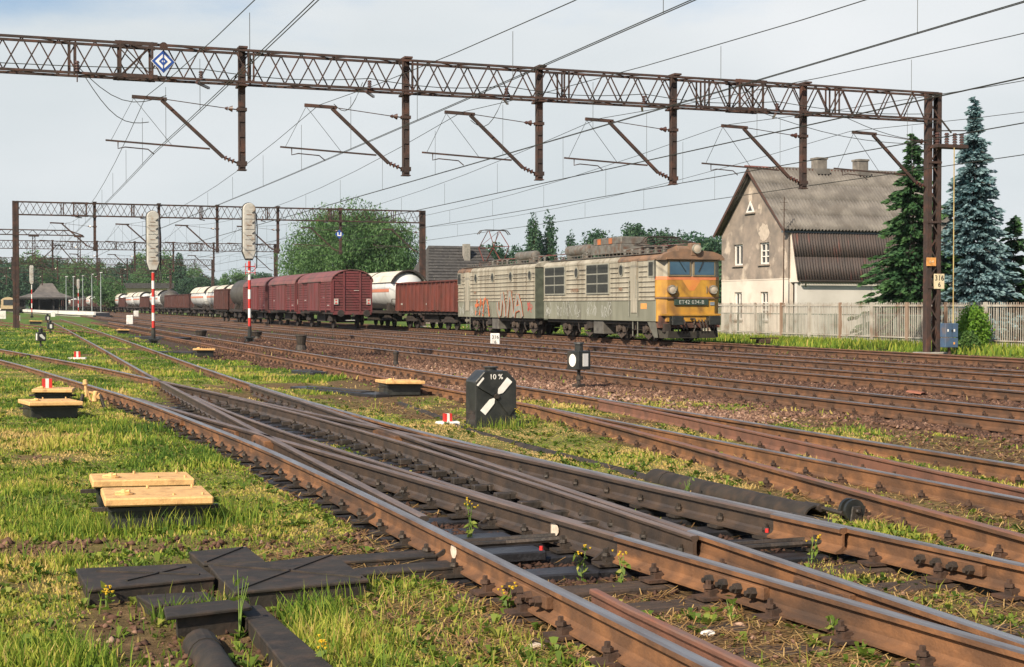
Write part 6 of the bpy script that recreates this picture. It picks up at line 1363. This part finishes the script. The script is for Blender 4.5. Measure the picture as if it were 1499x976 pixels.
# taller tufts near boxes, covers and fence
tx, ty = [], []
for (cx, cy, sx, sy, n) in ((1.25, 11.1, .4, .06, 300), (.7, 11.3, .12, .2, 200), (1.85, 11.6, .2, .4, 260), (.25, 10.8, .25, .5, 300), (1.8, 8.3, .4, .06, 260), (.8, 8.7, .25, .06, 160), (2.35, 8.7, .15, .2, 150), (1.75, 7.4, .2, .4, 320), (.5, 7.6, .3, .4, 420), (1.05, 7.3, .25, .12, 160), (1.8, 6.6, .25, .5, 300), (7.0, 18.8, .3, .12, 260), (1.0, 20.6, .4, .15, 200), (3.4, 6.2, .35, .5, 140), (2.5, 7.0, .3, .4, 260), (2.3, 8.0, .2, .25, 160), (2.75, 6.2, .15, .3, 160), (3.9, 6.6, .25, .4, 160), (5.0, 8.2, .3, .3, 140), (5.6, 7.2, .3, .4, 160), (6.4, 8.6, .3, .5, 140), (7.4, 9.5, .2, .5, 120), (3.3, 8.1, .12, .3, 60), (6.8, 23.4, .4, .2, 150), (.2, 12, .3, 1, 300), (.3, 14.5, .5, 1, 300)):
    tx.append(rng.normal(cx, sx, n)); ty.append(rng.normal(cy, sy, n))
fy = rng.uniform(40, 72, 9000); fx = 36.6 - np.abs(rng.normal(0, 1.4, 9000)); fx = np.where(rng.random(9000) < .2, fx + rng.uniform(0, 5, 9000), fx)
x = np.concatenate(tx); y = np.concatenate(ty); m_ = rng.random(len(x)) < np.clip(keep_grass(x, y) * 1.5, 0, 1); x, y = x[m_], y[m_]
h1 = rng.uniform(.05, .2, len(x)) * np.where((x > 2.1) & (y < 10.2), .62, 1.0); 
x = np.concatenate([x, fx]); y = np.concatenate([y, fy]); h = np.concatenate([h1, rng.uniform(.1, .42, 9000)]); w = np.concatenate([np.full(len(h1), .008), np.full(9000, .06)])
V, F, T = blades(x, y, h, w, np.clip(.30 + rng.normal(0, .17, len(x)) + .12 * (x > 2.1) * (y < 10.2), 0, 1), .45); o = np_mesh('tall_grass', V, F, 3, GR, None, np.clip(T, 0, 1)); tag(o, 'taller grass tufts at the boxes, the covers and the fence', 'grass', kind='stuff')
# dry straw lying on the ground
x, y, r_ = scatter(75000, 4.3, 26, rad(4), A1); b_, s_, o_ = zones(x, y); m_ = (rng.random(len(x)) < (.10 + .75 * s_) * (1 - o_) * (1 - b_)) & (rail_dist(x, y) > .07) & (x > 1.7)
for a, c_, d, e in EXCL: m_ &= ~((x > a) & (x < c_) & (y > d) & (y < e))
x, y, r_ = x[m_], y[m_], r_[m_]; n = len(x); ln = rng.uniform(.04, .22, n); a = rng.uniform(0, 2 * math.pi, n); z = ground_z(x, y) + .012; w = .0011 + .00022 * r_; dx, dy = np.cos(a) * ln, np.sin(a) * ln; px_, py_ = -np.sin(a) * w, np.cos(a) * w; tz = rng.uniform(-.005, .04, n)
V = np.stack([np.stack([x - px_, y - py_, z], -1), np.stack([x + px_, y + py_, z], -1), np.stack([x + dx + px_, y + dy + py_, z + tz], -1), np.stack([x + dx - px_, y + dy - py_, z + tz], -1)], 1).reshape(-1, 3)
o = np_mesh('straw', V, np.arange(4 * n).reshape(-1, 4), 4, leafmat('dry_straw', [(0, (.16, .085, .032)), (.5, (.32, .19, .07)), (1, (.52, .36, .15))], .2), None, np.repeat(rng.random(n), 4)); tag(o, 'dry straw and dead stalks lying between the rails', 'straw', kind='stuff')
# broad-leaved weeds
WD = leafmat('weed_leaves', [(0, (.06, .115, .016)), (.6, (.14, .21, .03)), (1, (.32, .32, .065))], .35)
cx, cy, r_ = scatter(8500, 4.6, 34, rad(0), A1); k_ = keep_grass(cx, cy); m_ = rng.random(len(cx)) < .2 + .8 * k_; m_ &= (rail_dist(cx, cy) > .10) & (k_ > 0); b_, s_, o_ = zones(cx, cy); m_ &= (b_ < .6) & ((o_ < .35) | (rng.random(len(cx)) < .05)); cx, cy = cx[m_], cy[m_]
Vs, Ts = [], []
for X_, Y_ in zip(cx, cy):
    nl = rng.integers(5, 11); a = rng.uniform(0, 2 * math.pi, nl); ln = rng.uniform(.018, .065, nl) * rng.uniform(.6, 1.25); zz = float(ground_z(X_, Y_)); el_ = rng.uniform(.3, 1.2, nl); wd = ln * rng.uniform(.22, .4, nl); tn = np.clip(rng.normal(.55, .28) + rng.normal(0, .1, nl), 0, 1)
    bx = X_ + rng.normal(0, .01, nl); by = Y_ + rng.normal(0, .01, nl); m1 = np.stack([np.cos(a) * np.cos(el_), np.sin(a) * np.cos(el_), np.sin(el_)], -1) * ln[:, None]; sd = np.stack([-np.sin(a), np.cos(a), 0 * a], -1) * wd[:, None]; B = np.stack([bx, by, np.full(nl, zz)], -1); tip = B + m1 * 1.5; tip[:, 2] -= ln * .45
    Vs.append(np.stack([B, B + m1 + sd, tip, B + m1 - sd], 1).reshape(-1, 3)); Ts.append(np.repeat(tn, 4))
V = np.concatenate(Vs); o = np_mesh('weeds', V, np.arange(len(V)).reshape(-1, 4), 4, WD, None, np.concatenate(Ts)); tag(o, 'small broad-leaved weeds scattered through the grass', 'weeds', kind='stuff')
# flowering plants one can count in the foreground
FLY = M('yellow_flower', (.75, .50, .03), (.65, .42, .02), .6, 0, 30); stalk = M('green_stalk', (.10, .18, .03), (.14, .2, .04), .7, 0, 20)
def herb(x, y, h, label, flowers=True, lean=.1, seed=0, nleaf=16, name='flowering_weed'):
    r2 = random.Random(seed); p = thing(name, (x, y, float(ground_z(x, y))), label, 'plant', 'weeds with stalks in the foreground'); tops = []; b = MB()
    for k in range(r2.randint(2, 4)):
        a = r2.uniform(0, 6.28); l_ = lean * h * r2.uniform(.3, 2); t_ = (math.cos(a) * l_, math.sin(a) * l_, h * r2.uniform(.7, 1)); b.tube([(0, 0, 0), (t_[0] * .3, t_[1] * .3, t_[2] * .55), t_], [.004, .003, .002], 4); tops.append(t_)
    b.build('stalk', stalk, p); n = nleaf; C_ = np.array([[t_[0] * f, t_[1] * f, t_[2] * f] for t_ in tops for f in np.linspace(.1, .9, max(3, n // len(tops)))]); C_ += rng.normal(0, .018, C_.shape)
    V, F, T = leafquads(C_, rng.uniform(.035, .08, len(C_)), np.clip(rng.normal(.5, .2, len(C_)), 0, 1), .42); np_mesh('leaves', V, F, 4, WD, p, T)
    if flowers:
        b = MB(); 
        for t_ in tops:
            for q in range(4): c_ = (t_[0] + r2.gauss(0, .018), t_[1] + r2.gauss(0, .018), t_[2] + r2.gauss(0, .012)); b.cyl((c_[0], c_[1], c_[2] - .004), (c_[0], c_[1], c_[2] + .006), .004, .009, 6)
        b.build('flower_heads', FLY, p)
for k, (x, y, h_, lab, f_) in enumerate(((3.62, 10.75, .28, 'leafy weed between the rails of the slip switch', True), (3.72, 8.7, .30, 'yellow flowering weed right of the red cap in the slip switch', True), (5.42, 8.6, .26, 'yellow flowering weed left of the right rail', True), (3.45, 10.2, .2, 'low weed beside the white paint mark on the rail', False), (3.9, 8.45, .26, 'thin yellow weed before the middle rail', True), (1.3, 7.85, .40, 'tall feathery weed in front of the raised metal plate', False), (.66, 8.75, .13, 'yellow flowering weed at the left trough cover', True), (1.55, 6.95, .18, 'yellow flowering weed beside the dark board', True), (4.9, 10.4, .2, 'weed growing between the closest rails', False), (7.0, 18.65, .3, 'bright weed at the foot of the dwarf signal', True), (6.0, 11.6, .2, 'leafy weed in front of the dark duct', False), (2.9, 7.9, .2, 'small weed left of the left rail', True), (4.3, 6.6, .14, 'dandelion leaves before the middle rail', False), (4.0, 7.2, .13, 'dandelion leaves between two rusty rails', False))): herb(x, y, h_, lab, f_, .12, k)
# ---------------------------------------------------------------- stones
SM = leafmat('ballast_stone', [(0, (.055, .030, .022)), (.4, (.105, .058, .039)), (.75, (.215, .125, .086)), (1, (.40, .27, .20))], 0, .95)
def stones(name, x, y, sz, tint, label, cat='gravel'):
    n = len(x); base = np.array([[1, 0, 0], [0, 1, 0], [-1, 0, 0], [0, -1, 0], [0, 0, 1], [0, 0, -1]], float); J = base[None] + rng.normal(0, .28, (n, 6, 3)); a = rng.uniform(0, 6.28, n); ca, sa = np.cos(a)[:, None], np.sin(a)[:, None]
    s_ = np.stack([sz * rng.uniform(.7, 1.4, n), sz * rng.uniform(.6, 1.1, n), sz * rng.uniform(.45, .8, n)], -1); J = J * s_[:, None]; X_ = J[..., 0] * ca - J[..., 1] * sa + x[:, None]; Y_ = J[..., 0] * sa + J[..., 1] * ca + y[:, None]; Z_ = J[..., 2] + (ground_z(x, y) + sz * .2)[:, None]
    V = np.stack([X_, Y_, Z_], -1).reshape(-1, 3); F0 = np.array([[0, 1, 4], [1, 2, 4], [2, 3, 4], [3, 0, 4], [1, 0, 5], [2, 1, 5], [3, 2, 5], [0, 3, 5]]); F = (np.arange(n)[:, None, None] * 6 + F0).reshape(-1, 3)
    o = np_mesh(name, V, F, 3, SM, None, np.repeat(tint, 6)); tag(o, label, cat, kind='stuff')
x, y, r_ = scatter(150000, 13, 75, rad(8), A1); b_, s_, o_ = zones(x, y); m_ = (rng.random(len(x)) < b_) & (rail_dist(x, y) > .1) & (x < 27); x, y, r_ = x[m_], y[m_], r_[m_]
pink = np.exp(-(((x - 11.0) / 1.6) ** 2)) * sstep(14, 20, y) * (1 - sstep(34, 48, y))
stones('ballast_stones', x, y, .018 + .0009 * r_ + .012 * rng.random(len(x)), np.clip(.30 + .42 * pink + rng.normal(0, .2, len(x)) - .1 * sstep(40, 60, y), 0, 1), 'brown and pink ballast stones between the tracks')
x, y, r_ = scatter(60000, 4.5, 28, rad(1), A1); b_, s_, o_ = zones(x, y); m_ = (rng.random(len(x)) < .85 * o_ + .30 * s_) & (rail_dist(x, y) > .08); x, y = x[m_], y[m_]; b_, s_, o_ = zones(x, y)
stones('oily_stones', x, y, rng.uniform(.008, .030, len(x)) * (1 + .25 * (o_ > .3)), np.clip(np.where(o_ > .3, rng.normal(-.05, .1, len(x)), rng.normal(.35, .25, len(x))), 0, 1), 'oil-black and earthy stones between the near rails')
n = 520; x = rng.uniform(-.3, 2.7, n); y = 10.62 - .18 * (x - 1) + rng.normal(0, .22, n); k_ = zones(x, y)[1] > .4; x, y = x[k_], y[k_]
stones('earth_clods', x, y, rng.uniform(.012, .05, len(x)) * rng.uniform(.6, 1, len(x)), np.clip(rng.normal(.38, .18, len(x)), 0, 1), 'brown earth clods along the trench behind the metal covers', 'earth')
for k, (x, y, s_, c_, lab) in enumerate(((4.12, 5.62, .055, (.42, .26, .2), 'flat pinkish stone at the bottom near the middle rail'), (3.72, 6.95, .03, (.7, .68, .64), 'small white stone between two rusty rails'), (3.32, 10.0, .035, (.55, .33, .24), 'pink stone in the slip switch by the weed'), (2.72, 7.0, .03, (.6, .5, .4), 'pale pebble in the dry grass'))):
    bm = bmesh.new(); bmesh.ops.create_icosphere(bm, subdivisions=2, radius=1); 
    for v in bm.verts: v.co = Vector((v.co.x * s_ * 1.5, v.co.y * s_ * 1.2, v.co.z * s_ * .6)) * R.uniform(.85, 1.1)
    me = bpy.data.meshes.new('stone'); bm.to_mesh(me); bm.free(); o = link('stone', me, M('stone_%d' % k, c_), None, (x, y, float(ground_z(x, y)) + s_ * .4)); tag(o, lab, 'stone')

# ---------------------------------------------------------------- thin summer haze
hb = MB(); hb.box(-260, 420, -60, 860, -2.5, 34)
hz = bpy.data.materials.new('summer_haze'); hz.use_nodes = True; hz.node_tree.nodes.clear()
ho = hz.node_tree.nodes.new('ShaderNodeOutputMaterial'); hv = hz.node_tree.nodes.new('ShaderNodeVolumePrincipled')
hv.inputs['Color'].default_value = (.78, .88, .95, 1); hv.inputs['Density'].default_value = .00009; hz.node_tree.links.new(hv.outputs[0], ho.inputs['Volume'])
o = hb.build('haze', hz); tag(o, 'thin summer haze over the yard', 'haze', kind='stuff')
